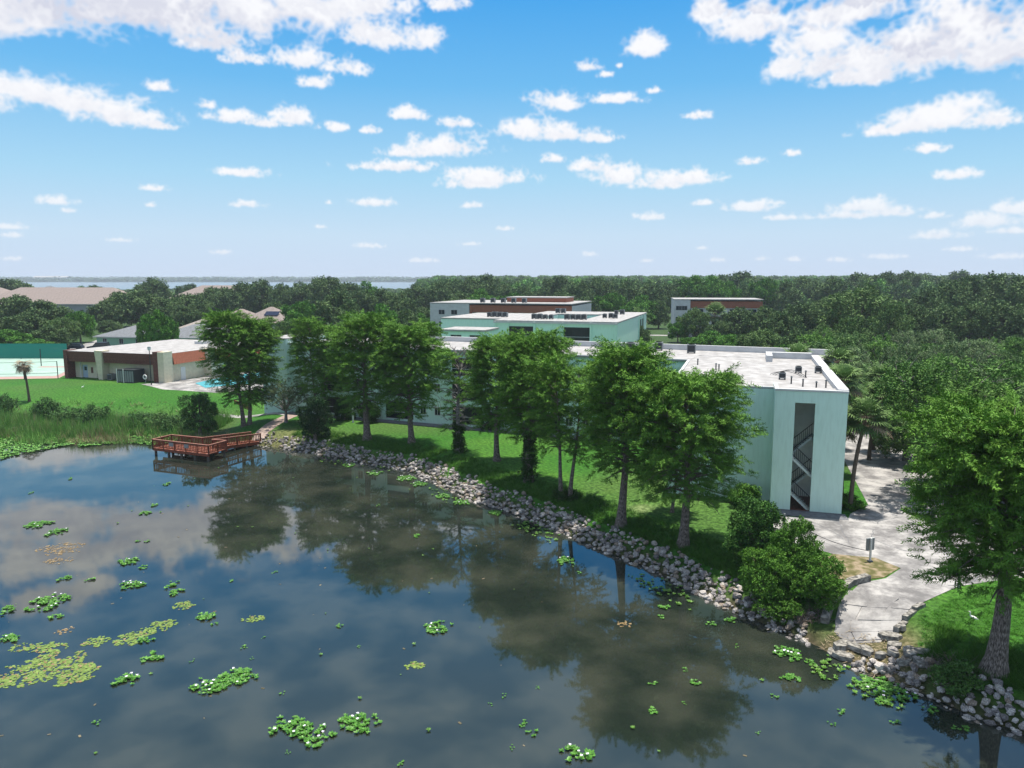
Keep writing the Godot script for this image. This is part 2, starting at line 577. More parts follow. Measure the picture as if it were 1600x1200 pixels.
func axis(lo: float, hi: float, step: float, far_lo: float, far_hi: float) -> PackedFloat32Array:
	var a := PackedFloat32Array()
	var s := step
	var p := lo
	var left := []
	while p > far_lo:
		s *= 1.35
		p -= s
		left.push_front(p)
	for q in left: a.append(q)
	p = lo
	while p <= hi + 1e-4:
		a.append(p)
		p += step
	s = step
	p = a[-1]
	while p < far_hi:
		s *= 1.35
		p += s
		a.append(p)
	return a

func on_ground(x: float, z: float) -> float:
	# the terrain's own triangles, so that things stand on it
	var i := clampi(gx.bsearch(x) - 1, 0, gx.size() - 2)
	var j := clampi(gz.bsearch(z) - 1, 0, gz.size() - 2)
	var u := (x - gx[i]) / (gx[i + 1] - gx[i])
	var w := (z - gz[j]) / (gz[j + 1] - gz[j])
	var nx := gx.size()
	var a := gh[j * nx + i]
	var b := gh[j * nx + i + 1]
	var c := gh[(j + 1) * nx + i]
	var d := gh[(j + 1) * nx + i + 1]
	if u + w < 1.0:
		return a + (b - a) * u + (c - a) * w
	return d + (c - d) * (1.0 - u) + (b - d) * (1.0 - w)

func G(x: float, z: float) -> Vector3:
	return Vector3(x, on_ground(x, z), z)

func ground_color(x: float, z: float, n: FastNoiseLite) -> Color:
	var lawn := Vector3(0.040, 0.165, 0.014)
	var q := n.get_noise_2d(x * 0.9, z * 0.9)
	var c := lawn.lerp(Vector3(0.075, 0.205, 0.024), clampf(0.35 + q * 1.8, 0.0, 1.0))
	var q2 := n.get_noise_2d(x * 0.35 + 90.0, z * 0.35)
	c = c.lerp(Vector3(0.10, 0.16, 0.045), clampf(q2 * 1.6 - 0.1, 0.0, 0.6))
	var marsh := smoothstep(-33.0, -40.0, x) * smoothstep(-112.0, -98.0, z)
	c = c.lerp(Vector3(0.06, 0.15, 0.03), marsh * 0.8)
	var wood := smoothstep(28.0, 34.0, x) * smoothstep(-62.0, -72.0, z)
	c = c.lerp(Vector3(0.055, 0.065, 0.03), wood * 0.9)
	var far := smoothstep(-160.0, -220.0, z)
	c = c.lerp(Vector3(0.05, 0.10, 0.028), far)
	if z > -200.0 and x < 80.0:
		var h := height(x, z)
		c = c.lerp(Vector3(0.085, 0.068, 0.045), smoothstep(0.75, 0.15, h) * (1.0 - marsh))
		c = c.lerp(Vector3(0.20, 0.19, 0.09), smoothstep(4.5, 1.5, Vector2(x, z).distance_to(Vector2(-27.0, -87.3))) * 0.8)
		c = c.lerp(Vector3(0.20, 0.16, 0.10), smoothstep(3.2, 1.4, Vector2(x, z).distance_to(Vector2(18.6, -36.8))) * 0.9)
		c = c.lerp(Vector3(0.30, 0.33, 0.18), smoothstep(1.6, 0.4, Vector2(x, z).distance_to(Vector2(10.0, -57.6))) * 0.6)
	if z < -3000.0:
		c = Vector3(0.03, 0.055, 0.025)
	return Color(c.x, c.y, c.z)

func build_ground() -> void:
	gx = axis(-92.0, 72.0, 1.0, -7000.0, 7000.0)
	gz = axis(-150.0, -14.0, 1.0, -9000.0, 60.0)
	var n := FastNoiseLite.new()
	n.seed = 5
	n.frequency = 0.06
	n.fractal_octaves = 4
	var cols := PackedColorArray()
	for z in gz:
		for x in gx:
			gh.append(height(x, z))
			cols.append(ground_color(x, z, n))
	var nx := gx.size()
	var nz := gz.size()
	var vs := PackedVector3Array()
	var ns := PackedVector3Array()
	var ix := PackedInt32Array()
	for j in nz:
		for i in nx:
			vs.append(V(gx[i], gh[j * nx + i], gz[j]))
			var i0 := maxi(i - 1, 0)
			var i1 := mini(i + 1, nx - 1)
			var j0 := maxi(j - 1, 0)
			var j1 := mini(j + 1, nz - 1)
			ns.append(V(-(gh[j * nx + i1] - gh[j * nx + i0]) / (gx[i1] - gx[i0]), 1.0, -(gh[j1 * nx + i] - gh[j0 * nx + i]) / (gz[j1] - gz[j0])).normalized())
			if i < nx - 1 and j < nz - 1:
				var a := j * nx + i
				ix.append_array([a, a + 1, a + nx, a + 1, a + nx + 1, a + nx])
	var ar := []
	ar.resize(Mesh.ARRAY_MAX)
	ar[Mesh.ARRAY_VERTEX] = vs
	ar[Mesh.ARRAY_NORMAL] = ns
	ar[Mesh.ARRAY_COLOR] = cols
	ar[Mesh.ARRAY_INDEX] = ix
	var am := ArrayMesh.new()
	am.add_surface_from_arrays(Mesh.PRIMITIVE_TRIANGLES, ar)
	am.surface_set_material(0, M.ground)
	ground_sheet("ground", am)

# a sheet that lies «lift» above the terrain inside a polygon (x, z)
func sheet(called: String, poly: PackedVector2Array, m: Material, lift: float) -> MeshInstance3D:
	var g := Geo.new()
	var lo := poly[0]
	var hi := poly[0]
	for p in poly:
		lo = lo.min(p)
		hi = hi.max(p)
	for j in gz.size() - 1:
		if gz[j + 1] < lo.y or gz[j] > hi.y: continue
		for i in gx.size() - 1:
			if gx[i + 1] < lo.x or gx[i] > hi.x: continue
			var a := Vector2(gx[i], gz[j])
			var b := Vector2(gx[i + 1], gz[j])
			var c := Vector2(gx[i], gz[j + 1])
			var d := Vector2(gx[i + 1], gz[j + 1])
			for t in [PackedVector2Array([a, b, c]), PackedVector2Array([b, d, c])]:
				for piece in Geometry2D.intersect_polygons(t, poly):
					var mid := Vector2.ZERO
					for p in piece: mid += p / piece.size()
					var pts := PackedVector3Array()
					for p in piece:
						var q: Vector2 = p.lerp(mid, 0.0001)
						pts.append(V(p.x, on_ground(q.x, q.y) + lift, p.y))
					for k in range(1, pts.size() - 1):
						for q in [pts[0], pts[k], pts[k + 1]]:
							g.v.append(q); g.n.append(Vector3.UP); g.c.append(Color.WHITE)
	return ground_sheet(called, g.mesh(m))


# ---------------------------------------------------------------- plants
var sprays := []      # feathers of cypress needles, one metre long
var clumps := []      # balls of leaves, one metre across
var tufts := []       # grass and reed blades

func templates() -> void:
	for k in 4:
		var g := Geo.new()
		for i in 26:
			var s := i / 25.0
			for side in [-1.0, 1.0]:
				var p := V(R(-0.10, 0.10), R(-0.10, 0.06) - s * s * 0.12, s)
				var l := (0.30 - 0.14 * s) * R(0.6, 1.3)
				var d := V(side * R(0.2, 0.95), R(-0.7, 0.55), R(0.1, 0.9)).normalized() * l
				var w := d.cross(V(R(-1, 1), 1, R(-1, 1))).normalized() * R(0.022, 0.038)
				g.tri(p - w, p + w, p + d)
		sprays.append(g.v)
	for k in 5:
		var g := Geo.new()
		for i in 26:
			var u := V(R(-1, 1), R(-0.8, 1), R(-1, 1)).normalized()
			var p := u * pow(R(0, 1), 0.5) * 0.5
			var a := (u * 0.6 + V(R(-1, 1), R(-0.6, 0.6), R(-1, 1))).normalized()
			var w := a.cross(V(R(-1, 1), R(0.2, 1), R(-1, 1))).normalized()
			var l := R(0.22, 0.36)
			g.tri(p - w * l * 0.45, p + w * l * 0.45, p + a * l)
		clumps.append(g.v)
	for k in 4:
		var g := Geo.new()
		for i in 9:
			var p := V(R(-0.12, 0.12), 0, R(-0.12, 0.12))
			var w := V(R(-1, 1), 0, R(-1, 1)).normalized() * R(0.012, 0.022)
			g.tri(p - w, p + w, p + V(R(-0.35, 0.35), R(0.6, 1.0), R(-0.35, 0.35)))
		tufts.append(g.v)

func tint(a: Vector3, b: Vector3, t: float, jitter := 0.15) -> Color:
	var c := a.lerp(b, clampf(t, 0.0, 1.0)) * R(1.0 - jitter, 1.0 + jitter)
	return Color(c.x, c.y, c.z)

func facing(d: Vector3, roll: float) -> Basis:
	var z := d.normalized()
	var x := Vector3.UP.cross(z)
	if x.length() < 0.01: x = Vector3.RIGHT
	x = x.normalized()
	return Basis(x, z.cross(x), z).rotated(z, roll)

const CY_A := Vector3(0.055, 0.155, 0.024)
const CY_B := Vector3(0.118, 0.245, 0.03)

# a bald cypress: flared trunk (or two), long level limbs, feathery flat sprays
func cypress(at: Vector3, h: float, r: float, crown_at: float, widest: float, stems: int, thick: float, dense: float, sd: int, label: String, bare := 0.0, ivy := 0.0) -> Node3D:
	rng.seed = sd
	var t := thing("cypress_tree", at, 0.0, label, "tree", "cypresses along the bank")
	var wood := Geo.new()
	var leaf := Geo.new()
	for s in stems:
		var off := Vector3.ZERO
		if stems > 1:
			off = V(0.32 if s else -0.32, 0, R(-0.1, 0.1))
		var lean := V(R(-0.25, 0.25), 0, R(-0.25, 0.25)) + off * 2.4
		var pts := PackedVector3Array()
		var rad := PackedFloat32Array()
		var th := thick * (0.75 if stems > 1 else 1.0)
		var hh := h * (1.0 if s == 0 else 0.93)
		for i in 15:
			var u := i / 14.0
			pts.append(off + lean * u + V(sin(u * 5.0 + sd) * 0.12, u * hh * 0.97 - 0.15, cos(u * 4.0 + sd) * 0.12) * (1.0 if i else 1.0))
			rad.append(th * (0.5 * pow(1.0 - u, 0.85) + 0.32 * exp(-u * 18.0) + 0.02))
		wood.tube(pts, rad, 12)
		var n := int(h * 7.0 * dense / stems)
		for i in n:
			var u := pow((i + R(0.2, 0.8)) / n, 0.9)
			var y := lerpf(crown_at, 0.985, u)
			var prof: float
			if u < widest: prof = lerpf(0.60, 1.0, sin(u / widest * PI / 2))
			else: prof = sqrt(maxf(0.04, 1.0 - pow((u - widest) / (1.0 - widest), 2.2)))
			var length := r * prof * R(0.62, 1.1)
			var az := i * 2.39996 + s * 1.3 + R(-0.35, 0.35)
			if stems > 1 and R(0, 1) < 0.6:
				az = lerp_angle(az, 0.0 if s else PI, 0.35)
			var up := lerpf(-0.05, 1.1, pow(u, 1.5)) + R(-0.15, 0.2)
			var f := y * 14.0
			var k := mini(int(f), 13)
			var from := pts[k].lerp(pts[k + 1], f - k)
			var dir := V(cos(az), up, sin(az)).normalized()
			var bp := PackedVector3Array()
			var br := PackedFloat32Array()
			var r0 := rad[k] * 0.34 + 0.012
			for q in 5:
				var w := q / 4.0
				bp.append(from + dir * length * w + V(0, length * (0.10 * sin(w * PI) - 0.10 * w * w), 0) + V(R(-0.06, 0.06), R(-0.05, 0.05), R(-0.06, 0.06)) * w * length * 0.5)
				br.append(r0 * (1.0 - w * 0.85))
			wood.tube(bp, br, 4)
			if R(0, 1) < bare * (0.85 + 0.3 * u):
				for q in (9 if bare > 0.5 else 5):
					var w := R(0.25, 1.0)
					var p0 := from + dir * length * w
					var d2 := (dir + V(R(-0.9, 0.9), R(-0.3, 0.7), R(-0.9, 0.9))).normalized() * length * R(0.15, 0.35)
					wood.tube(PackedVector3Array([p0, p0 + d2 * 0.5 + V(0, 0.05, 0), p0 + d2]), PackedFloat32Array([0.034, 0.024, 0.01]) if bare > 0.5 else PackedFloat32Array([0.022, 0.014, 0.004]), 3)
				continue
			var cnt := int((6.0 + length * 5.6) * (0.55 + 0.75 * u))
			for q in cnt:
				var w := pow(R(0.06, 1.0), 0.75)
				var fk := w * 4.0
				var kk := mini(int(fk), 3)
				var p := bp[kk].lerp(bp[kk + 1], fk - kk)
				var side := 1.0 if q % 2 else -1.0
				var lat := V(-dir.z, 0, dir.x) * side * R(0.1, 1.0) + V(dir.x, 0, dir.z) * R(0.25, 0.9)
				lat.y = R(-0.30, 0.12) + u * 0.22
				var reach := length * (0.46 - 0.28 * w) * R(0.0, 1.0)
				var q0 := p + lat.normalized() * reach
				var sz := R(0.7, 1.25) * (1.0 if u > 0.3 else 0.85)
				var b := facing(lat, R(-0.9, 0.9)) * Basis.from_scale(V(1, 1, 1) * sz)
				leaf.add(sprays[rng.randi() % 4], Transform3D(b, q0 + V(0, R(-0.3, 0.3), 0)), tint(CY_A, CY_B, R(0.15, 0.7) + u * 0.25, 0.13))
		if ivy > 0.0:
			for q in int(ivy * 260):
				var yy := R(0.02, ivy * 0.62)
				var f := yy * 14.0
				var k := mini(int(f), 13)
				var a := R(0, TAU)
				var p := pts[k].lerp(pts[k + 1], f - k) + V(cos(a), 0, sin(a)) * (rad[k] + R(0.0, 0.28))
				leaf.add(clumps[rng.randi() % 5], Transform3D(Basis(Vector3.UP, R(0, TAU)) * Basis.from_scale(Vector3.ONE * R(0.35, 0.65)), p), tint(Vector3(0.022, 0.055, 0.012), Vector3(0.04, 0.085, 0.02), R(0, 1)))
	part("trunk", wood.mesh(M.bark_grey if bare > 0.5 else M.bark), t)
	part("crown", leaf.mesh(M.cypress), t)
	return t

# a rounded broadleaf tree or bush: lobes of leaf clumps around limbs
func broadleaf(h: float, r: float, base: float, lobes: int, per: int, leaf_size: float, a: Vector3, b: Vector3, sd: int, bark: Material, twiggy := 0.0) -> Array:
	rng.seed = sd
	var wood := Geo.new()
	var leaf := Geo.new()
	var th := maxf(0.06, h * 0.028)
	wood.tube(PackedVector3Array([V(0, -0.2, 0), V(R(-0.1, 0.1), h * 0.2, R(-0.1, 0.1)), V(R(-0.3, 0.3), h * 0.5, R(-0.3, 0.3))]), PackedFloat32Array([th * 1.5, th, th * 0.6]), 7)
	for i in lobes:
		var az := i * 2.39996 + R(-0.4, 0.4)
		var u := (i + 0.5) / lobes
		var y := lerpf(base + 0.12, 0.82, u)
		var span := sqrt(maxf(0.05, 1.0 - pow((y - 0.52) / 0.55, 2.0)))
		var rr := r * (R(0.25, 0.42) if lobes >= 16 else R(0.34, 0.52))
		var d := maxf(0.0, r * span - rr * 0.75) * R(0.7, 1.05)
		if u > 0.9: d *= 0.3
		var c := V(cos(az) * d, y * h * R(0.92, 1.06), sin(az) * d)
		wood.tube(PackedVector3Array([V(0, h * 0.25, 0), c * V(0.5, 0.75, 0.5), c]), PackedFloat32Array([th * 0.5, th * 0.3, th * 0.1]), 4)
		var tone := R(-0.3, 0.35)
		for q in per:
			var v := V(R(-1, 1), R(-0.75, 1), R(-1, 1)).normalized()
			var p := c + v * rr * pow(R(0.25, 1.0), 0.4) * V(1, 0.82, 1)
			var bs := Basis(Vector3.UP, R(0, TAU)) * Basis(Vector3.RIGHT, R(0, TAU)) * Basis.from_scale(Vector3.ONE * leaf_size * R(0.75, 1.3))
			leaf.add(clumps[rng.randi() % 5], Transform3D(bs, p), tint(a, b, R(0.0, 0.8) + tone, 0.18))
		if twiggy > 0.0 and R(0, 1) < twiggy:
			for q in 6:
				var d2 := V(R(-1, 1), R(0.1, 1), R(-1, 1)).normalized() * rr * R(0.9, 1.35)
				wood.tube(PackedVector3Array([c, c + d2 * 0.6 + V(R(-0.2, 0.2), 0, R(-0.2, 0.2)), c + d2]), PackedFloat32Array([0.05, 0.03, 0.008]), 3)
	return [wood.mesh(bark), leaf.mesh(M.leaf)]

func fan_palm(h: float, fronds: int, size: float, sd: int, bend: Vector3, dead := false) -> Array:
	rng.seed = sd
	var wood := Geo.new()
	var leaf := Geo.new()
	var pts := PackedVector3Array()
	var rad := PackedFloat32Array()
	for i in 9:
		var u := i / 8.0
		pts.append(bend * u * u + V(sin(u * 3.0 + sd) * 0.06, u * h - 0.1, 0))
		rad.append(0.17 - 0.035 * u + 0.07 * exp(-u * 14.0))
	wood.tube(pts, rad, 9)
	var top := pts[-1]
	for i in fronds:
		var u := (i + 0.5) / fronds
		var az := i * 2.39996
		var el := lerpf(-0.75, 1.25, u) + R(-0.15, 0.15)
		if dead: el = lerpf(-1.2, 0.5, u)
		var d := V(cos(az) * cos(el), sin(el), sin(az) * cos(el))
		var l := size * R(0.8, 1.1)
		var hub := top + d * l * 0.5
		wood.tube(PackedVector3Array([top, top + d * l * 0.28 + V(0, 0.04, 0), hub]), PackedFloat32Array([0.03, 0.02, 0.012]), 3)
		var side := V(-sin(az), 0, cos(az))
		var nrm := side.cross(d).normalized()
		var col := tint(Vector3(0.055, 0.115, 0.03), Vector3(0.15, 0.24, 0.08), u * 0.8 + R(-0.1, 0.2))
		if dead or u < 0.14: col = tint(Vector3(0.16, 0.12, 0.08), Vector3(0.28, 0.22, 0.15), R(0, 1))
		for q in 19:
			var w := lerpf(-1.9, 1.9, q / 18.0)
			var ld := (d * cos(w) + side * sin(w)).normalized()
			var ll := l * 0.62 * (0.72 + 0.28 * cos(w)) * R(0.9, 1.08)
			var tip := hub + ld * ll * 0.62 + nrm * R(-0.05, 0.05)
			var end := hub + ld * ll - V(0, ll * R(0.12, 0.34), 0)
			var sw := ld.cross(nrm).normalized() * 0.03 * size
			leaf.tri(hub, tip - sw, tip + sw, col)
			leaf.tri(tip - sw, end, tip + sw, col)
	return [wood.mesh(M.bark_palm), leaf.mesh(M.frond)]

func plant(called: String, meshes: Array, at: Vector3, turn: float, size: Vector3, label: String, category: String, group: String) -> Node3D:
	var t := thing(called, at, turn, label, category, group)
	t.transform = Transform3D(Basis(Vector3.UP, turn) * Basis.from_scale(size), at)
	part("trunk" if category != "shrub" else "stem", meshes[0], t)
	part("crown" if category != "shrub" else "foliage", meshes[1], t)
	return t

# ---------------------------------------------------------------- buildings
const TURN := -0.297     # the compound is laid out on one grid, turned seventeen degrees

func condenser(at: Vector3, label: String, size := 1.0, turn := TURN) -> void:
	var t := thing("air_conditioner", at, turn, label, "air conditioner", "condensers on the flat roofs")
	bpart("cabinet", t, M.ac, -0.45 * size, 0.45 * size, 0.12, 0.95 * size, -0.45 * size, 0.45 * size)
	bpart("louvre", t, M.ac_dark, -0.38 * size, 0.38 * size, 0.2, 0.85 * size, 0.45 * size, 0.46 * size)
	var g := Geo.new()
	g.tube(PackedVector3Array([V(0, 0.95 * size, 0), V(0, 0.95 * size + 0.05, 0)]), PackedFloat32Array([0.36 * size, 0.36 * size]), 14, Color.WHITE, true)
	part("fan_guard", g.mesh(M.ac_dark), t)
	for s in [-0.35, 0.35]:
		bpart("skid", t, M.ac_dark, s * size - 0.05, s * size + 0.05, 0.0, 0.12, -0.5 * size, 0.5 * size)

func screen_bay(b: Node3D, x: Transform3D, x0: float, x1: float, y0: float, y1: float, z: float) -> void:
	var w := Node3D.new()
	w.name = "window"
	b.add_child(w, true)
	w.transform = x
	var n := 3
	var step := (x1 - x0) / n
	for i in n:
		bpart("pane", w, M.screen, x0 + step * i + 0.03, x0 + step * (i + 1) - 0.03, y0 + 0.03, y1 - 0.03, z - 0.16, z - 0.12)
		if i: bpart("mullion", w, M.dark_metal, x0 + step * i - 0.03, x0 + step * i + 0.03, y0 + 0.0, y1, z - 0.18, z - 0.08)
	bpart("rail", w, M.coping, x0, x1, y0 + 0.85, y0 + 0.93, z - 0.115, z - 0.06)
	bpart("sill", w, M.coping, x0, x1, y0, y0 + 0.06, z - 0.115, z - 0.03)

func small_window(b: Node3D, x: Transform3D, x0: float, x1: float, y0: float, y1: float, z: float, frame: Material) -> void:
	var w := Node3D.new()
	w.name = "window"
	b.add_child(w, true)
	w.transform = x
	bpart("pane", w, M.glass, x0 + 0.05, x1 - 0.05, y0 + 0.05, y1 - 0.05, z + 0.003, z + 0.02)
	var g := Geo.new()
	g.bx(x0, x1, y0, y0 + 0.05, z + 0.003, z + 0.05)
	g.bx(x0, x1, y1 - 0.05, y1, z + 0.003, z + 0.05)
	g.bx(x0, x0 + 0.05, y0 + 0.05, y1 - 0.05, z + 0.003, z + 0.05)
	g.bx(x1 - 0.05, x1, y0 + 0.05, y1 - 0.05, z + 0.003, z + 0.05)
	g.bx((x0 + x1) / 2 - 0.02, (x0 + x1) / 2 + 0.02, y0 + 0.05, y1 - 0.05, z + 0.021, z + 0.04)
	part("frame", g.mesh(frame), w)

# a wall along x with openings [x0, x1, y0, y1], sorted by x; openings of one column share x0 and x1
func pierced(x0: float, x1: float, y0: float, y1: float, z0: float, z1: float, columns: Array) -> Geo:
	var g := Geo.new()
	var p := x0
	for c in columns:
		if c[0] > p: g.bx(p, c[0], y0, y1, z0, z1)
		var y := y0
		for o in c[2]:
			if o[0] > y: g.bx(c[0], c[1], y, o[0], z0, z1)
			y = o[1]
		if y < y1: g.bx(c[0], c[1], y, y1, z0, z1)
		p = c[1]
	if p < x1: g.bx(p, x1, y0, y1, z0, z1)
	return g

func main_building() -> void:
	var b := thing("apartment_building", V(19.9, 1.5, -57.4), TURN, "long pale teal apartment house with white flat roof and stair tower facing the lake", "building")
	var I := Transform3D()
	# stair tower
	var g := Geo.new()
	g.bx(0, 1.45, -0.3, 9.28, -0.25, 0)
	g.bx(2.87, 5.1, -0.3, 9.28, -0.25, 0)
	g.bx(1.45, 2.87, 8.4, 9.28, -0.25, 0)
	g.bx(0, 0.25, -0.3, 9.28, -4.6, -0.25)
	part("stair_tower_wall", g.mesh(M.teal), b)
	g = Geo.new()
	g.bx(0.25, 4.85, 0, 8.9, -4.6, -4.4)
	part("stairwell_wall", g.mesh(M.stairwell), b)
	bpart("stairwell_floor", b, M.brown_band, 0.25, 4.85, -0.1, 0.05, -4.4, 0.0)
	g = Geo.new()
	g.bx(-0.04, 5.14, 9.28, 9.42, -0.3, 0.05)
	g.bx(-0.04, 0.25, 9.28, 9.42, -2.35, -0.3)
	part("tower_coping", g.mesh(M.coping), b)
	bpart("tower_roof", b, M.roof_white, 0.25, 4.5, 9.1, 9.28, -2.35, -0.3)
	bpart("plinth", b, M.pad_and_shade, -0.02, 5.12, -0.3, 0.1, 0.0, 0.03)
	# four half flights: odd ones in front rising to the left, even ones behind rising to the right
	for k in 4:
		var f := Node3D.new()
		f.name = "stair_flight"
		b.add_child(f, true)
		var front := k % 2 == 0
		var z0 := -1.55 if front else -2.95
		var z1 := -0.45 if front else -1.75
		var y := 1.375 * k
		for s in 8:
			var u := s / 8.0
			var xs := lerpf(2.85, 1.45, u) if front else lerpf(1.45, 2.85, u)
			var dx := -0.175 if front else 0.175
			bpart("tread", f, M.steps, xs + dx * 1.15, xs, y + (s + 1) * 0.172 - 0.05, y + (s + 1) * 0.172, z0 + 0.05, z1 + 0.045)
			bpart("riser", f, M.steps, xs + dx * 1.15 - 0.012, xs + dx * 1.15 + 0.012, y + (s + 1) * 0.172 - 0.17, y + (s + 1) * 0.172 - 0.051, z0 + 0.06, z1 + 0.04)
		g = Geo.new()
		var a := V(2.95 if front else 1.35, y - 0.02, 0)
		var e := V(1.4 if front else 2.9, y + 1.42, 0)
		var d := e - a
		var xf := Transform3D(Basis(V(0, 0, 1), atan2(d.y, d.x)), (a + e) / 2 + V(0, -0.10, z1))
		g.box(xf, V(d.length(), 0.15, 0.05))
		xf.origin.z = z0
		g.box(xf, V(d.length(), 0.15, 0.05))
		part("stringer", g.mesh(M.steps), f)
		g = Geo.new()
		for up in [0.92, 0.12]:
			xf.origin = (a + e) / 2 + V(0, up + 0.12, z1 + 0.05)
			g.box(xf, V(d.length(), 0.05, 0.05))
		part("handrail", g.mesh(M.dark_metal), f)
		for s in 11:
			var u := (s + 0.5) / 11.0
			var p := a.lerp(e, u)
			bpart("baluster", f, M.dark_metal, p.x - 0.014, p.x + 0.014, p.y + 0.14, p.y + 1.02, z1 + 0.036, z1 + 0.064)
		var left := front
		var yy := y + 1.375
		bpart("landing", f, M.steps, 0.25 if left else 2.9, 1.4 if left else 4.85, yy - 0.16, yy, -3.0, -0.3)
	# right wing
	g = Geo.new()
	g.bx(-8.0, 0.0, -0.3, 9.05, -2.6, -2.35)
	g.bx(-8.0, -7.75, -0.3, 9.05, -21.0, -2.6)
	# unseen openings, added in the side wall to let light into the stairwell
	g.bx(4.85, 5.1, -0.3, 9.28, -27.0, -4.3)
	g.bx(4.85, 5.1, -0.3, 9.28, -0.9, -0.25)
	for y in [[-0.3, 0.1], [2.3, 3.7], [5.1, 6.4], [8.6, 9.28]]:
		g.bx(4.85, 5.1, y[0], y[1], -4.3, -0.9)
	g.bx(0.25, 4.85, -0.3, 9.05, -27.0, -26.75)
	part("wing_wall", g.mesh(M.teal), b)
	g = Geo.new()
	g.bx(-7.97, 4.4, 8.92, 9.1, -26.8, -2.36)
	part("wing_roof", g.mesh(M.roof_white), b)
	g = Geo.new()
	g.bx(4.42, 5.16, 9.1, 9.5, -27.0, -0.32)
	part("parapet", g.mesh(M.coping), b)
	g = Geo.new()
	g.bx(-8.06, -7.8, 9.1, 9.22, -21.0, -2.32)
	g.bx(-7.8, -0.05, 9.1, 9.22, -2.6, -2.32)
	g.bx(-0.2, 4.42, 9.1, 9.75, -27.0, -26.2)
	part("wing_coping", g.mesh(M.coping), b)
	# a small service step on the roof where the wing meets the tower
	bpart("roof_step", b, M.coping, -0.2, 0.4, 9.1, 9.75, -26.2, -22.5)
	# long wing, turned a little from the grid
	var X := Transform3D(Basis(Vector3.UP, -0.1131), V(-8.0, 0, -21.3))
	var cols := []
	var bays := 11
	for i in bays:
		var x0 := -52.0 + i * 4.72
		if i % 2 == 1:
			var o := []
			for fl in 3: o.append([fl * 2.9 + 0.25, fl * 2.9 + 2.45])
			cols.append([x0 + 0.35, x0 + 4.4, o])
	var w := part("long_wall", pierced(-52.0, 0.0, -0.3, 9.0, -0.25, 0.0, cols).mesh(M.teal), b)
	w.transform = X
	g = Geo.new()
	g.bx(-52.0, 14.0, -0.3, 9.0, -12.0, -11.75)
	g.bx(13.75, 14.0, -0.3, 9.0, -11.75, -5.8)
	w = part("rear_wall", g.mesh(M.teal), b)
	w.transform = X
	for c in cols:
		for o in c[2]:
			screen_bay(b, X, c[0], c[1], o[0], o[1], 0.0)
	for i in [2, 4, 6, 8, 10]:
		for fl in 3:
			for q in [1.1, 3.1]:
				small_window(b, X, -52.0 + i * 4.72 + q - 0.4, -52.0 + i * 4.72 + q + 0.4, fl * 2.9 + 1.1, fl * 2.9 + 2.1, 0.0, M.coping)
	for i in bays + 1:
		bpart("pilaster", b, M.mint, -52.0 + i * 4.72 - 0.17, -52.0 + i * 4.72 + 0.17, -0.3, 8.95, 0.002, 0.14, X)
	g = Geo.new()
	g.bx(-52.2, 0.1, 9.0, 9.12, -11.95, 0.25)
	g.bx(0.1, 13.9, 9.0, 9.12, -11.95, -5.7)
	w = part("long_roof", g.mesh(M.roof_white), b)
	w.transform = X
	bpart("rear_parapet", b, M.coping, -52.0, 14.05, 9.12, 9.75, -12.02, -11.6, X)
	bpart("end_parapet", b, M.coping, 13.6, 14.05, 9.12, 9.75, -11.6, -5.8, X)
	bpart("front_edge", b, M.coping, -52.2, 0.0, 9.12, 9.24, 0.1, 0.3, X)
	bpart("patio", b, M.pad_and_shade, -52.0, 0.0, -0.3, 0.07, 0.14, 1.7, X)
	# blank end tower at the far left
	g = Geo.new()
	g.bx(-56.0, -52.0, -0.3, 9.75, -9.0, 0.9)
	w = part("end_tower", g.mesh(M.teal), b)
	w.transform = X
	bpart("end_tower_roof", b, M.roof_white, -56.05, -51.95, 9.75, 9.87, -9.05, 0.95, X)
	# plant on the roofs
	var at := b.transform
	var wing := at * X
	for q in [[-2.2, -8.3, "squat grey roof condenser near the stair tower of the right wing"], [-0.6, -13.5, "grey roof condenser on the right wing beside bent cables"], [1.1, -13.9, "grey roof condenser behind the cables on the right wing roof"]]:
		condenser(at * V(q[0] + 3.0, 9.1, q[1]), q[2], 0.62)
	for q in [[-8.3, -8.0, "first"], [-6.6, -7.6, "second"], [-5.4, -10.0, "third"], [-1.2, -8.2, "fourth"]]:
		condenser(wing * V(q[0], 9.12, q[1]), "dark roof condenser, %s from the left along the long white roof's right half" % q[2], 1.05)
	var pv := 0
	for q in [[3.1, -2.9], [2.2, -4.1], [3.9, -4.0], [1.4, -5.6], [-4.6, -13.0], [-4.9, -13.8], [-6.8, -17.5], [2.8, -10.2]]:
		var v := thing("vent_pipe", at * V(q[0], 9.09 if q[1] < -2.4 else 9.28, q[1]), TURN, "thin vent pipe on the right wing roof, %s of eight from the tower" % ordinal(pv), "vent pipe", "vent pipes on the right wing roof")
		pv += 1
		g = Geo.new()
		g.tube(PackedVector3Array([V(0, 0, 0), V(0, 0.5, 0)]), PackedFloat32Array([0.06, 0.06]), 8, Color.WHITE, true)
		part("pipe", g.mesh(M.ac_dark), v)
		g = Geo.new()
		g.tube(PackedVector3Array([V(0, 0.5, 0), V(0, 0.56, 0), V(0, 0.64, 0)]), PackedFloat32Array([0.06, 0.11, 0.03]), 8, Color.WHITE, true)
		part("cowl", g.mesh(M.ac), v)
	var cb := thing("cable", at * V(0.5, 9.1, -11.5), TURN, "bent dark cable conduit arching over the white right wing roof", "cable")
	g = Geo.new()
	for k in 3:
		var p := PackedVector3Array()
		var r := PackedFloat32Array()
		for i in 9:
			var u := i / 8.0
			p.append(V(u * 2.6 - 0.6 + k * 0.2, sin(u * PI) * (0.35 + 0.12 * k) + 0.03, k * 0.35 + u * 0.8))
			r.append(0.025)
		g.tube(p, r, 5)
	part("conduit", g.mesh(M.ac_dark), cb)

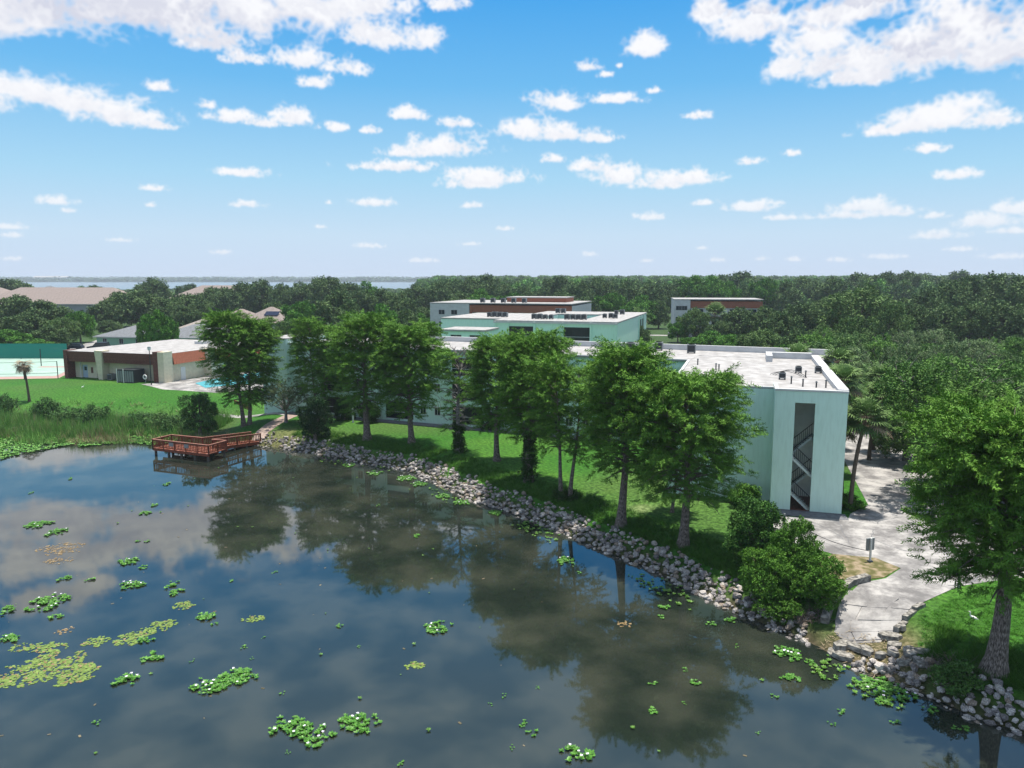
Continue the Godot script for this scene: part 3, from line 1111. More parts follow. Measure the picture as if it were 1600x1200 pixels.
func middle_building() -> void:
	var b := thing("apartment_building", V(-3.6, 1.5, -155.3), TURN, "mint green flat roofed apartment block with courtyard, standing behind the long roof", "building")
	var I := Transform3D()
	var oy := [[2.35, 4.6], [5.3, 8.1]]
	var cols := [[3.1, 8.2, oy], [14.4, 19.6, oy]]
	part("front_wall", pierced(0, 25, -0.3, 9.0, -0.3, 0, cols).mesh(M.mint), b)
	for c in cols:
		for o in c[2]: screen_bay(b, I, c[0], c[1], o[0], o[1], 0.0)
	for x in [9.6, 12.5]:
		for y in [2.9, 6.2]: small_window(b, I, x - 0.45, x + 0.45, y, y + 1.3, 0.0, M.mint)
	bpart("centre_panel", b, M.mint, 10.3, 11.9, -0.3, 8.6, 0.003, 0.12)
	for x in [0.2, 3.0, 8.4, 14.2, 19.8, 24.7]:
		bpart("pilaster", b, M.mint, x - 0.16, x + 0.16, -0.3, 9.0, 0.003, 0.3)
	# right side: blank wall, dark bays near the back corner
	var g := Geo.new()
	g.bx(24.7, 25.0, -0.3, 9.0, -30.0, -0.3)
	g.bx(24.7, 25.0, -0.3, 2.4, -38.0, -30.0)
	g.bx(24.7, 25.0, 8.1, 9.0, -38.0, -30.0)
	g.bx(24.7, 25.0, -0.3, 9.0, -44.0, -38.0)
	g.bx(0.0, 24.7, -0.3, 9.0, -44.0, -43.7)
	g.bx(0.0, 0.3, -0.3, 9.0, -43.7, -0.3)
	part("side_wall", g.mesh(M.mint), b)
	bpart("side_window", b, M.screen, 24.8, 24.9, 2.4, 8.1, -38.0, -30.0)
	for z in [-30.0, -34.0, -38.0]:
		bpart("side_pilaster", b, M.mint, 25.002, 25.25, -0.3, 9.0, z - 0.2, z + 0.2)
	g = Geo.new()
	g.bx(-0.1, 25.1, 9.0, 9.25, -9.0, 0.1)
	g.bx(-0.1, 6.0, 9.0, 9.25, -30.0, -9.0)
	g.bx(17.0, 25.1, 9.0, 9.25, -30.0, -9.0)
	g.bx(-0.1, 25.1, 9.0, 9.25, -44.1, -30.0)
	part("roof", g.mesh(M.roof_white), b)
	g = Geo.new()
	g.bx(6.0, 17.0, 0.0, 8.98, -30.3, -30.0)
	g.bx(5.7, 6.0, 0.0, 8.98, -30.0, -9.0)
	g.bx(17.0, 17.3, 0.0, 8.98, -30.0, -9.0)
	part("courtyard_wall", g.mesh(M.teal), b)
	bpart("fascia", b, M.coping, -0.1, 25.1, 8.72, 9.0, 0.31, 0.4)
	# left block and the lower block that reaches towards the lake
	g = Geo.new()
	g.bx(-14.0, 0.0, -0.3, 9.0, -30.0, -6.0)
	part("left_block", g.mesh(M.teal), b)
	bpart("left_roof", b, M.roof_white, -14.1, -0.1, 9.0, 9.25, -30.1, -5.9)
	cols = [[1.0, 3.0, [[6.1, 8.2]]], [4.4, 6.4, [[6.1, 8.2]]]]
	part("near_block", pierced(-0.6, 7.2, -0.3, 8.8, 26.3, 26.6, cols).mesh(M.mint), b)
	for c in cols:
		small_window(b, I, c[0], c[1], 6.1, 8.2, 26.4, M.coping)
	g = Geo.new()
	g.bx(-0.6, -0.3, -0.3, 8.8, 20.0, 26.3)
	g.bx(6.9, 7.2, -0.3, 8.8, 20.0, 26.3)
	g.bx(-0.6, 7.2, -0.3, 8.8, 19.7, 20.0)
	part("near_block_side", g.mesh(M.mint), b)
	bpart("near_roof", b, M.roof_white, -0.8, 7.4, 8.8, 9.1, 19.5, 26.9)
	var k := 0
	for q in [[-5.0, -12], [-3.8, -12], [-2.6, -12], [-1.4, -12], [6.6, -6.5], [7.8, -6.6], [9.0, -6.4], [10.2, -6.6], [13.6, -6.4], [14.8, -6.7], [16.0, -6.4], [17.1, -6.6], [5.0, -34], [6.4, -33.8], [19.6, -31.5], [21.0, -31.2], [20.0, -14.0], [21.3, -14.2], [22.4, -13.2]]:
		condenser(b.transform * V(q[0], 9.25, q[1]), "small grey condenser on the courtyard block's roof, %s counting along the rows" % ordinal(k), R(0.95, 1.2))
		k += 1

func flat_block(called: String, at: Vector3, turn: float, label: String, w: float, d: float, h: float, end_w: float, band: Material) -> Node3D:
	var b := thing(called, at, turn, label, "building")
	var I := Transform3D()
	var g := Geo.new()
	g.bx(0, end_w, -1, h, -d, 0.6)
	part("end_wall", g.mesh(M.wall_pale), b)
	g = Geo.new()
	g.bx(end_w, w, -1, h - 0.4, -d, 0)
	part("wall", g.mesh(M.wall_pale), b)
	bpart("brick_band", b, band, end_w + 0.02, w - 0.02, h - 2.3, h - 0.35, 0.01, 0.25)
	bpart("roof", b, M.roof_white, -0.1, w + 0.1, h, h + 0.25, -d - 0.1, 0.7)
	for fl in 3:
		for x in [end_w * 0.3, end_w * 0.62]:
			small_window(b, I, x - 0.9, x + 0.9, h - 3.0 - fl * 3.2, h - 1.7 - fl * 3.2, 0.6, M.wall_pale)
		var n := int((w - end_w) / 5.0)
		for i in n:
			var x := end_w + 2.5 + i * 5.0
			small_window(b, I, x - 1.3, x + 1.3, h - 4.1 - fl * 3.2, h - 2.6 - fl * 3.2, 0.0, M.wall_pale)
	return b

func hip_house(called: String, at: Vector3, turn: float, w: float, d: float, wall_h: float, rise: float, roof_m: Material, wall_m: Material, label: String, windows := 3, floors := 1) -> Node3D:
	var b := thing(called, at, turn, label, "house")
	var I := Transform3D()
	var g := Geo.new()
	g.bx(0, w, -1, wall_h, -d, 0)
	part("wall", g.mesh(wall_m), b)
	g = Geo.new()
	var o := 0.6
	var y := wall_h
	var a := V(-o, y, o)
	var b2 := V(w + o, y, o)
	var c := V(w + o, y, -d - o)
	var e := V(-o, y, -d - o)
	var half := d / 2 + o
	var r0 := V(-o + half, y + rise, -d / 2)
	var r1 := V(w + o - half, y + rise, -d / 2)
	g.quad(a, r0, r1, b2)
	g.quad(c, r1, r0, e)
	g.tri(e, r0, a)
	g.tri(b2, r1, c)
	g.quad(a, b2, c, e)
	part("roof", g.mesh(roof_m), b)
	bpart("fascia", b, M.wall_pale, -o, w + o, y - 0.2, y - 0.02, o - 0.12, o - 0.02)
	for fl in floors:
		for i in windows:
			var x := w * (i + 0.5) / windows
			small_window(b, I, x - 0.6, x + 0.6, fl * 2.9 + 0.9, fl * 2.9 + 2.2, 0.0, M.wall_pale)
	return b

func club_house() -> void:
	var b := thing("club_house", V(-77.4, 1.95, -132.4), -0.316, "low cream club house with white roof and brown fascia bands, coloured as sunlit at right", "building")
	var I := Transform3D()
	# front: brown end post, recess with door, tapering cream post, long band, corner post
	var cols := [[2.3, 3.55, [[-0.3, 2.3]]], [5.6, 6.4, [[0.2, 2.4]]]]
	part("front_wall", pierced(0.8, 19.4, -0.4, 4.6, -1.5, -1.2, cols).mesh(M.cream), b)
	bpart("door", b, M.door, 2.3, 3.55, 0.0, 2.3, -1.42, -1.36)
	bpart("door_window", b, M.glass, 2.65, 3.2, 1.3, 1.95, -1.355, -1.34)
	bpart("side_door", b, M.brown_band, 5.6, 6.4, 0.2, 2.4, -1.42, -1.36)
	bpart("notice_board", b, M.brown_band, 4.3, 4.75, 0.9, 1.9, -1.197, -1.15)
	bpart("downpipe", b, M.white, 2.0, 2.15, 0.0, 3.0, -1.19, -1.05)
	var g := Geo.new()
	g.bx(0.0, 0.8, -0.4, 4.9, -1.6, 0.35)
	part("end_post", g.mesh(M.brown_band), b)
	g = Geo.new()
	for q in [[7.0, 8.6, -1.19, 0.5]]:
		g.quad(V(q[0] + 0.35, -0.4, q[3] - 0.3), V(q[0], 5.0, q[3]), V(q[1], 5.0, q[3]), V(q[1] - 0.45, -0.4, q[3] - 0.3))
		g.quad(V(q[0] + 0.35, -0.4, q[2]), V(q[0], 5.0, q[2]), V(q[0], 5.0, q[3]), V(q[0] + 0.35, -0.4, q[3] - 0.3))
		g.quad(V(q[1] - 0.45, -0.4, q[3] - 0.3), V(q[1], 5.0, q[3]), V(q[1], 5.0, q[2]), V(q[1] - 0.45, -0.4, q[2]))
		g.quad(V(q[0], 5.0, q[3]), V(q[0], 5.0, q[2]), V(q[1], 5.0, q[2]), V(q[1], 5.0, q[3]))
	part("tapered_post", g.mesh(M.cream), b)
	for q in [[0.85, 6.95], [8.65, 19.2]]:
		g = Geo.new()
		var n := int((q[1] - q[0]) / 0.6)
		for i in n:
			var x0: float = lerpf(q[0], q[1], float(i) / n) + 0.012
			var x1: float = lerpf(q[0], q[1], float(i + 1) / n) - 0.012
			g.quad(V(x0, 2.95, 0.12), V(x0, 4.75, 0.35), V(x1, 4.75, 0.35), V(x1, 2.95, 0.12))
		g.quad(V(q[0], 2.95, 0.10), V(q[0], 4.75, 0.33), V(q[1], 4.75, 0.33), V(q[1], 2.95, 0.10))
		g.quad(V(q[0], 2.95, 0.12), V(q[1], 2.95, 0.12), V(q[1], 2.95, -1.19), V(q[0], 2.95, -1.19))
		part("fascia_band", g.mesh(M.brown_band), b)
	g = Geo.new()
	g.bx(19.25, 20.2, -0.4, 5.15, -1.6, 0.5)
	part("brown_corner_post", g.mesh(M.brown_band), b)
	g = Geo.new()
	g.bx(20.21, 21.4, -0.4, 5.15, -1.6, 0.45)
	part("corner_post", g.mesh(M.cream), b)
	# right side, stepping back from the pool
	g = Geo.new()
	g.bx(20.6, 20.9, -0.4, 4.6, -9.6, -1.6)
	g.bx(20.9, 22.6, -0.4, 4.9, -10.2, -9.6)
	g.bx(22.3, 22.6, -0.4, 4.6, -18.0, -10.2)
	g.bx(22.6, 24.4, -0.4, 5.0, -18.8, -18.0)
	g.bx(24.1, 24.4, -0.4, 4.6, -26.0, -18.8)
	g.bx(0.0, 24.4, -0.4, 4.6, -26.3, -26.0)
	g.bx(0.0, 0.3, -0.4, 4.6, -26.0, -1.6)
	part("side_wall", g.mesh(M.cream), b)
	bpart("white_door", b, M.white, 20.902, 20.95, 0.0, 2.2, -5.0, -3.9)
	bpart("glass_door", b, M.glass, 22.602, 22.64, 0.0, 2.4, -14.6, -12.8)
	bpart("door_frame", b, M.white, 22.602, 22.66, 0.0, 2.5, -12.79, -12.6)
	for q in [[20.9, -9.5, -1.7], [22.6, -17.9, -10.3], [24.4, -25.9, -18.9]]:
		g = Geo.new()
		var n := int((q[2] - q[1]) / 0.6)
		for i in n:
			var z0: float = lerpf(q[1], q[2], float(i) / n) + 0.012
			var z1: float = lerpf(q[1], q[2], float(i + 1) / n) - 0.012
			g.quad(V(q[0] + 0.75, 2.95, z0), V(q[0] + 0.35, 4.75, z0), V(q[0] + 0.35, 4.75, z1), V(q[0] + 0.75, 2.95, z1))
		g.quad(V(q[0] + 0.73, 2.95, q[1]), V(q[0] + 0.33, 4.75, q[1]), V(q[0] + 0.33, 4.75, q[2]), V(q[0] + 0.73, 2.95, q[2]))
		g.quad(V(q[0] + 0.75, 2.95, q[1]), V(q[0] + 0.75, 2.95, q[2]), V(q[0], 2.95, q[2]), V(q[0], 2.95, q[1]))
		part("fascia_band", g.mesh(M.sunlit_band), b)
	g = Geo.new()
	g.bx(0.1, 21.2, 4.6, 4.78, -9.6, 0.3)
	g.bx(0.1, 22.9, 4.6, 4.78, -18.0, -9.6)
	g.bx(0.1, 24.7, 4.6, 4.78, -26.3, -18.0)
	part("roof", g.mesh(M.roof_white), b)
	bpart("roof_hatch", b, M.coping, 12.0, 14.0, 4.78, 5.3, -20.0, -18.0)
	var T := b.transform
	condenser(T * V(9.6, 0.0, -0.3), "low dark condenser on the grass by the club house wall", 1.1, -0.316)
	var c := thing("storage_box", T * V(11.9, 0.0, -0.3), -0.316, "small brick red box against the club house wall", "box")
	bpart("body", c, M.brick_red, -0.5, 0.5, 0, 0.9, -0.4, 0.4)
	bpart("lid", c, M.brown_band, -0.55, 0.55, 0.9, 1.0, -0.45, 0.45)
	c = thing("pump_housing", T * V(15.2, 0.0, 1.2), -0.316, "large dark grey pump housing with white corner posts outside the club house", "pump housing")
	g = Geo.new()
	g.bx(-1.9, 1.6, 0, 2.25, -1.4, 0.9)
	part("body", g.mesh(M.ac_dark), c)
	for i in 7:
		bpart("louvre", c, M.ac, -1.75 + i * 0.47, -1.4 + i * 0.47, 0.2, 2.0, 0.902, 0.93)
	for x in [-1.95, -0.6]:
		bpart("corner_post", c, M.white, x, x + 0.12, 0, 2.35, 0.935, 1.05)
	c = thing("life_ring", T * V(18.6, 0.0, 1.6), -0.316, "round white life ring on a post by the pool deck", "life ring")
	var tm := TorusMesh.new()
	tm.inner_radius = 0.22
	tm.outer_radius = 0.42
	tm.rings = 20
	tm.ring_segments = 8
	var o := part("ring", tm, c, M.white)
	o.position = V(0, 1.1, 0.09)
	o.rotation.x = PI / 2
	bpart("post", c, M.ac, -0.05, 0.05, -0.2, 1.6, -0.05, 0.05)

func site_left() -> void:
	sheet("pool_deck", PackedVector2Array([Vector2(-60.5, -124), Vector2(-55, -119.5), Vector2(-46, -118), Vector2(-38, -124), Vector2(-38, -146), Vector2(-52, -150), Vector2(-53, -136), Vector2(-57.3, -127.5)]), M.concrete, 0.02)
	sheet("pool_water", PackedVector2Array([Vector2(-52.5, -126), Vector2(-49, -121.5), Vector2(-43.5, -128), Vector2(-42.5, -137), Vector2(-46.5, -142.5), Vector2(-50.5, -136)]), M.pool_water, 0.05)
	sheet("court_border", PackedVector2Array([Vector2(-92, -129.5), Vector2(-78.3, -131.5), Vector2(-84, -149.5), Vector2(-92, -149.5)]), M.court_border, 0.02)
	sheet("tennis_court", PackedVector2Array([Vector2(-92, -133.0), Vector2(-80.6, -134.6), Vector2(-84.6, -147.5), Vector2(-92, -147.5)]), M.court, 0.035)
	sheet("court_line", PackedVector2Array([Vector2(-92, -140.2), Vector2(-82.4, -140.2), Vector2(-82.4, -140.35), Vector2(-92, -140.35)]), M.line_paint, 0.045)
	# court beyond the fine terrain
	var g := Geo.new()
	g.bx(-125, -92, 1.9, 2.03, -165, -129.5)
	g.bx(-92, -85, 1.9, 2.03, -165, -149.5)
	ground_sheet("court_slab", g.mesh(M.court))
	# chain link fence round the court
	var f := thing("court_fence", V(0, 0, 0), 0, "tall thin chain link fence with dark posts along the tennis court", "fence")
	var line := [V(-100, 2, -127.6), V(-94, 2, -128.2), V(-88, 2, -129), V(-83, 2, -129.6), V(-78.2, 2, -131.2)]
	var wire := Geo.new()
	for i in line.size():
		bpart("post", f, M.dark_metal, line[i].x - 0.05, line[i].x + 0.05, 1.7, 5.0, line[i].z - 0.05, line[i].z + 0.05)
		if i:
			for y in [1.0, 2.95]:
				wire.tube(PackedVector3Array([line[i - 1] + V(0, y, 0), line[i] + V(0, y, 0)]), PackedFloat32Array([0.03, 0.03]), 4)
	part("rail", wire.mesh(M.dark_metal), f)
	f = thing("windscreen_fence", V(0, 0, 0), 0, "teal mesh windscreen fence along the far side of the tennis court", "fence")
	var pts := [V(-122, 2, -163), V(-105, 2, -163.5), V(-95, 2, -163.5), V(-92.5, 2, -150)]
	for i in pts.size():
		bpart("post", f, M.dark_metal, pts[i].x - 0.06, pts[i].x + 0.06, 1.7, 5.4, pts[i].z - 0.06, pts[i].z + 0.06)
		if i and i < 3:
			var d: Vector3 = pts[i] - pts[i - 1]
			g = Geo.new()
			g.box(Transform3D(Basis(Vector3.UP, atan2(-d.z, d.x)), (pts[i] + pts[i - 1]) / 2 + V(0, 1.7, 0.1)), V(d.length(), 3.2, 0.02))
			part("windscreen_panel", g.mesh(M.windscreen), f)
	# lamp post by the pool deck
	var l := thing("lamp_post", G(-58.4, -123.2), 0, "slim dark lamp post with pale head beside the club house corner", "lamp post")
	g = Geo.new()
	g.tube(PackedVector3Array([V(0, -0.3, 0), V(0, 5.6, 0)]), PackedFloat32Array([0.09, 0.06]), 8)
	part("pole", g.mesh(M.dark_metal), l)
	g = Geo.new()
	g.tube(PackedVector3Array([V(0, 5.6, 0), V(0, 5.75, 0), V(0, 6.15, 0), V(0, 6.25, 0)]), PackedFloat32Array([0.1, 0.24, 0.3, 0.05]), 10, Color.WHITE, true)
	part("lamp_head", g.mesh(M.white), l)
	# a low timber edging below the pool
	var e := thing("timber_edging", V(0, 0, 0), 0, "low brown timber edging on the lawn below the swimming pool", "edging")
	var p0 := G(-41, -112.0)
	var p1 := G(-36.6, -106.5)
	for k in 4:
		var a := p0.lerp(p1, k / 4.0)
		var b := p0.lerp(p1, (k + 1) / 4.0)
		var d := b - a
		var o := part("plank", bmesh(V(snappedf(d.length() - 0.03, 0.01), 0.5, 0.12)), e, M.wood)
		o.transform = Transform3D(Basis(Vector3.UP, atan2(-d.z, d.x)), (a + b) / 2 + V(0, 0.15, 0))
	sheet("path", PackedVector2Array([Vector2(-30.5, -87.6), Vector2(-29.0, -87.4), Vector2(-28.4, -92), Vector2(-27.9, -97), Vector2(-26.2, -101.5), Vector2(-23.5, -103.0), Vector2(-23.5, -104.6), Vector2(-27.2, -103.6), Vector2(-29.6, -98), Vector2(-30.2, -92)]), M.path, 0.02)
	sheet("path", PackedVector2Array([Vector2(-41, -103.5), Vector2(-35, -101.6), Vector2(-29.7, -98.2), Vector2(-29.5, -99.4), Vector2(-35, -103), Vector2(-41, -105)]), M.concrete, 0.026)

func vehicle(called: String, at: Vector3, turn: float, paint: Material, l: float, w: float, hood: float, h: float, label: String, category: String) -> void:
	var t := thing(called, at, turn, label, category)
	var g := Geo.new()
	# side outline swept across the width, narrowing towards the roof
	var low := [V(-l / 2, 0.38, 0), V(-l / 2, 0.8, 0), V(-l / 2 + hood, 0.98, 0), V(l / 2 - 0.1, 1.0, 0), V(l / 2, 0.8, 0), V(l / 2, 0.38, 0)]
	for i in low.size() - 1:
		var a: Vector3 = low[i]
		var b: Vector3 = low[i + 1]
		g.quad(a + V(0, 0, w / 2), b + V(0, 0, w / 2), b - V(0, 0, w / 2), a - V(0, 0, w / 2))
	for s in [-0.5, 0.5]:
		for i in range(1, low.size() - 1):
			g.tri(low[0] + V(0, 0, w * s), low[i] + V(0, 0, w * s), low[i + 1] + V(0, 0, w * s))
	part("body", g.mesh(paint), t)
	var x0 := -l / 2 + hood
	var x1 := l / 2 - 0.2
	var cab := Geo.new()
	var c := [V(x0, 0.97, w / 2 - 0.02), V(x1, 0.99, w / 2 - 0.02), V(x1 - 0.2, h, w / 2 - 0.2), V(x0 + 0.7, h, w / 2 - 0.2)]
	var m := V(1, 1, -1)
	cab.quad(c[0], c[3], c[2], c[1])
	cab.quad(c[1] * m, c[2] * m, c[3] * m, c[0] * m)
	cab.quad(c[0], c[0] * m, c[3] * m, c[3])
	cab.quad(c[1], c[2], c[2] * m, c[1] * m)
	part("windows", cab.mesh(M.glass), t).name = "window_band"
	bpart("roof", t, paint, x0 + 0.68, x1 - 0.18, h, h + 0.05, -w / 2 + 0.19, w / 2 - 0.19)
	for x in [-l / 2 + 0.85, l / 2 - 0.9]:
		for s in [-1.0, 1.0]:
			var cy := CylinderMesh.new()
			cy.top_radius = 0.36
			cy.bottom_radius = 0.36
			cy.height = 0.24
			cy.radial_segments = 16
			var o := part("wheel", cy, t, M.rubber)
			o.position = V(x, 0.36, s * (w / 2 - 0.1))
			o.rotation.x = PI / 2
	for s in [-1.0, 1.0]:
		bpart("headlight", t, M.white, -l / 2 - 0.02, -l / 2 + 0.02, 0.62, 0.76, s * (w / 2 - 0.3) - 0.15, s * (w / 2 - 0.3) + 0.15)

func site_right() -> void:
	var road := PackedVector2Array([Vector2(19.6, -55.6), Vector2(24.9, -55.0), Vector2(25.6, -56.2), Vector2(28.0, -58.5), Vector2(34.5, -80), Vector2(37, -90), Vector2(47, -90), Vector2(46.5, -80), Vector2(43, -69), Vector2(42, -58), Vector2(40, -48), Vector2(34, -44.6), Vector2(29, -43.4), Vector2(25.8, -42.4), Vector2(22.6, -40.2), Vector2(20.2, -38.2), Vector2(18.9, -37.2), Vector2(17.6, -37.6), Vector2(17.2, -38.8), Vector2(18.6, -41.0), Vector2(20.4, -42.9), Vector2(22.2, -43.6), Vector2(23.9, -45.2), Vector2(23.2, -46.9), Vector2(20.8, -47.6), Vector2(18.0, -51.0)])
	sheet("driveway", road, M.concrete, 0.025)
	sheet("sand_patch", PackedVector2Array([Vector2(23.85, -45.25), Vector2(23.15, -46.95), Vector2(20.75, -47.65), Vector2(19.2, -46.3), Vector2(18.6, -44.2), Vector2(19.9, -43.2), Vector2(22.1, -43.7)]), M.sand, 0.031)
	sheet("tower_shadow", PackedVector2Array([Vector2(19.5, -57.5), Vector2(20.0, -55.9), Vector2(24.8, -54.6), Vector2(25.1, -56.0), Vector2(19.9, -57.6)]), M.pad_and_shade, 0.04)  # dark sheet that paints the tower's cast shadow on the ground
	# sign seen from behind
	var s := thing("road_sign", G(22.5, -46.3), 0.25, "small square sign on a white post seen from behind, on the sand", "sign")
	bpart("post", s, M.white, -0.05, 0.05, -0.3, 1.55, -0.05, 0.05)
	bpart("sign_panel", s, M.ac, -0.3, 0.3, 0.75, 1.5, -0.09, -0.055)
	bpart("sign_edge", s, M.white, -0.3, 0.3, 1.5, 1.56, -0.1, -0.045)
	bpart("base", s, M.pad_and_shade, -0.13, 0.13, 0.0, 0.1, -0.13, 0.13)
	var b := thing("marker_post", G(19.6, -53.4), 0, "short grey post holding the chain by the tower lawn", "post")
	bpart("post", b, M.ac, -0.06, 0.06, -0.2, 0.9, -0.06, 0.06)
	b.get_child(0).name = "shaft"
	var c := thing("chain", Vector3.ZERO, 0, "thin dark chain sagging across the driveway to the sign post", "chain")
	var pts := PackedVector3Array()
	var rad := PackedFloat32Array()
	var a0 := G(19.6, -53.4) + V(0, 0.8, 0)
	var a1 := G(22.5, -46.3) + V(0, 0.7, 0)
	for i in 15:
		var u := i / 14.0
		pts.append(a0.lerp(a1, u) - V(0, sin(u * PI) * 0.45, 0))
		rad.append(0.022)
	var g := Geo.new()
	g.tube(pts, rad, 5)
	part("links", g.mesh(M.ac_dark), c).name = "chain_line"
	b = thing("marker_post", G(25.7, -42.2), 0, "thin pale stake at the lawn corner right of the boat ramp", "post")
	bpart("stake", b, M.ac, -0.04, 0.04, -0.2, 1.0, -0.04, 0.04)
	# the lower ramp has broken into panels
	rng.seed = 88
	var rp := thing("ramp_paving", Vector3.ZERO, 0, "cracked pale concrete panels of the boat ramp going down to the water", "boat ramp")
	var lft := [Vector2(19.3, -42.0), Vector2(18.3, -40.9), Vector2(17.6, -39.7), Vector2(17.2, -38.6), Vector2(17.3, -37.8)]
	var rgt := [Vector2(22.3, -40.1), Vector2(21.4, -39.3), Vector2(20.6, -38.5), Vector2(19.9, -37.8), Vector2(19.3, -37.3)]
	for i in 4:
		var cuts := [0.0, R(0.22, 0.38), R(0.6, 0.74), 1.0]
		for e in 3:
			var cs := [lft[i].lerp(rgt[i], cuts[e]), lft[i].lerp(rgt[i], cuts[e + 1]), lft[i + 1].lerp(rgt[i + 1], clampf(cuts[e + 1] + (R(-0.06, 0.06) if e < 2 else 0.0), 0, 1)), lft[i + 1].lerp(rgt[i + 1], cuts[e])]
			var mid := Vector2.ZERO
			for q in cs: mid += q / 4.0
			var tp := []
			var lowp := []
			var tilt := V(R(-0.03, 0.03), 0, R(-0.03, 0.03))
			for q in cs:
				var w: Vector2 = q.lerp(mid, 0.035)
				var dv: Vector2 = w - mid
				tp.append(V(w.x, on_ground(w.x, w.y) + 0.075 + tilt.x * dv.x + tilt.z * dv.y, w.y))
				lowp.append(V(w.x, on_ground(w.x, w.y) - 0.1, w.y))
			var pg := Geo.new()
			pg.quad(tp[0], tp[1], tp[2], tp[3])
			for q in 4: pg.quad(lowp[q], tp[q], tp[(q + 1) % 4], lowp[(q + 1) % 4])
			part("concrete_panel", pg.mesh(M.concrete), rp)
	# cracks wandering over the driveway
	var cg := Geo.new()
	for i in 26:
		var p := Vector2(R(20, 38), R(-76, -44))
		var dir := R(0, TAU)
		var wid := R(0.012, 0.03)
		for k in 9:
			var q := p + Vector2.from_angle(dir) * R(0.3, 0.8)
			dir += R(-0.5, 0.5)
			if Geometry2D.is_point_in_polygon(p, road) and Geometry2D.is_point_in_polygon(q, road):
				var nn := (q - p).orthogonal().normalized() * wid
				var y0 := on_ground(p.x, p.y) + 0.034
				var y1 := on_ground(q.x, q.y) + 0.034
				cg.quad(V(p.x - nn.x, y0, p.y - nn.y), V(q.x - nn.x, y1, q.y - nn.y), V(q.x + nn.x, y1, q.y + nn.y), V(p.x + nn.x, y0, p.y + nn.y))
			p = q
	ground_sheet("driveway_crack", cg.mesh(M.pad_and_shade))
	# curved kerb on the left of the ramp
	var k := thing("ramp_kerb", Vector3.ZERO, 0, "curved low concrete kerb on the left edge of the boat ramp", "kerb")
	var arc := [Vector2(17.0, -39.6), Vector2(17.7, -40.7), Vector2(18.6, -41.7), Vector2(19.7, -42.7), Vector2(21.0, -43.3)]
	for i in arc.size() - 1:
		var p := G(arc[i].x, arc[i].y)
		var q := G(arc[i + 1].x, arc[i + 1].y)
		var d := q - p
		var o := part("kerb_stone", bmesh(V(snappedf(d.length() + 0.0, 0.01), 0.55, 0.42)), k, M.slab)
		o.transform = Transform3D(Basis(Vector3.UP, atan2(-d.z, d.x)) * Basis(Vector3.BACK, asin(d.y / d.length())), (p + q) / 2 + V(0, 0.12, 0))
	k = thing("ramp_kerb", Vector3.ZERO, 0, "broken low concrete edge on the right side of the boat ramp", "kerb")
	arc = [Vector2(19.9, -37.6), Vector2(20.7, -38.4), Vector2(21.6, -39.2), Vector2(22.4, -39.8)]
	for i in arc.size() - 1:
		var p := G(arc[i].x, arc[i].y)
		var q := G(arc[i + 1].x, arc[i + 1].y)
		var d := q - p
		var o := part("kerb_stone", bmesh(V(snappedf(d.length() - 0.06, 0.01), 0.3, 0.28)), k, M.slab)
		o.transform = Transform3D(Basis(Vector3.UP, atan2(-d.z, d.x) + R(-0.12, 0.12)) * Basis(Vector3.RIGHT, R(-0.1, 0.1)), (p + q) / 2 + V(0, 0.06, 0))
	# broken slabs at the foot of the ramp
	rng.seed = 77
	var where := [[17.1, -37.5, 0.62, "cracked slab at the ramp foot, nearest the shrubs"], [17.6, -37.1, 0.6, "cracked slab at the ramp foot, middle of the row"], [18.0, -36.7, 0.6, "cracked slab at the ramp foot, right end of the row"], [16.5, -37.3, 0.5, "tilted pale slab lying in the shallows below the row"], [16.9, -36.7, 0.55, "flat pale slab lying lowest towards the water"], [19.5, -37.4, 0.6, "white broken block lying by the ramp's right edge"], [19.3, -36.6, 0.45, "white block standing among straw below the ramp"], [19.0, -36.1, 0.5, "pale cracked block in the middle of the straw bank"], [19.7, -35.8, 0.55, "long pale slab on the straw above the water plants"], [20.2, -35.6, 0.45, "white lump at the right end of the straw bank"], [18.4, -36.1, 0.4, "small white block near the waterline below the straw"], [19.1, -35.3, 0.45, "green stained slab at the waterline"], [19.7, -34.9, 0.4, "green stained slab at the waterline, further right"], [20.3, -37.9, 0.35, "single white stone on the grass edge by the ramp"]]
	for w in where:
		var sl := thing("concrete_slab", G(w[0], w[1]) + V(0, 0.1, 0), R(0, 3), w[3], "slab", "broken concrete at the boat ramp")
		g = Geo.new()
		var sz: float = w[2]
		var top := []
		var bot := []
		for i in 6:
			var an := TAU * i / 6.0
			var q := V(cos(an) * sz * R(0.75, 1.1), 0, sin(an) * sz * 0.62 * R(0.75, 1.1))
			top.append(q + V(0, R(0.08, 0.14), 0))
			bot.append(q * 1.08 - V(0, 0.12, 0))
		for i in 6:
			var j := (i + 1) % 6
			g.quad(bot[i], top[i], top[j], bot[j])
			if i > 0 and i < 5: g.tri(top[0], top[i], top[i + 1])
		var o := part("block", g.mesh(M.slab), sl)
		o.rotation = V(R(-0.16, 0.16), 0, R(-0.16, 0.16))

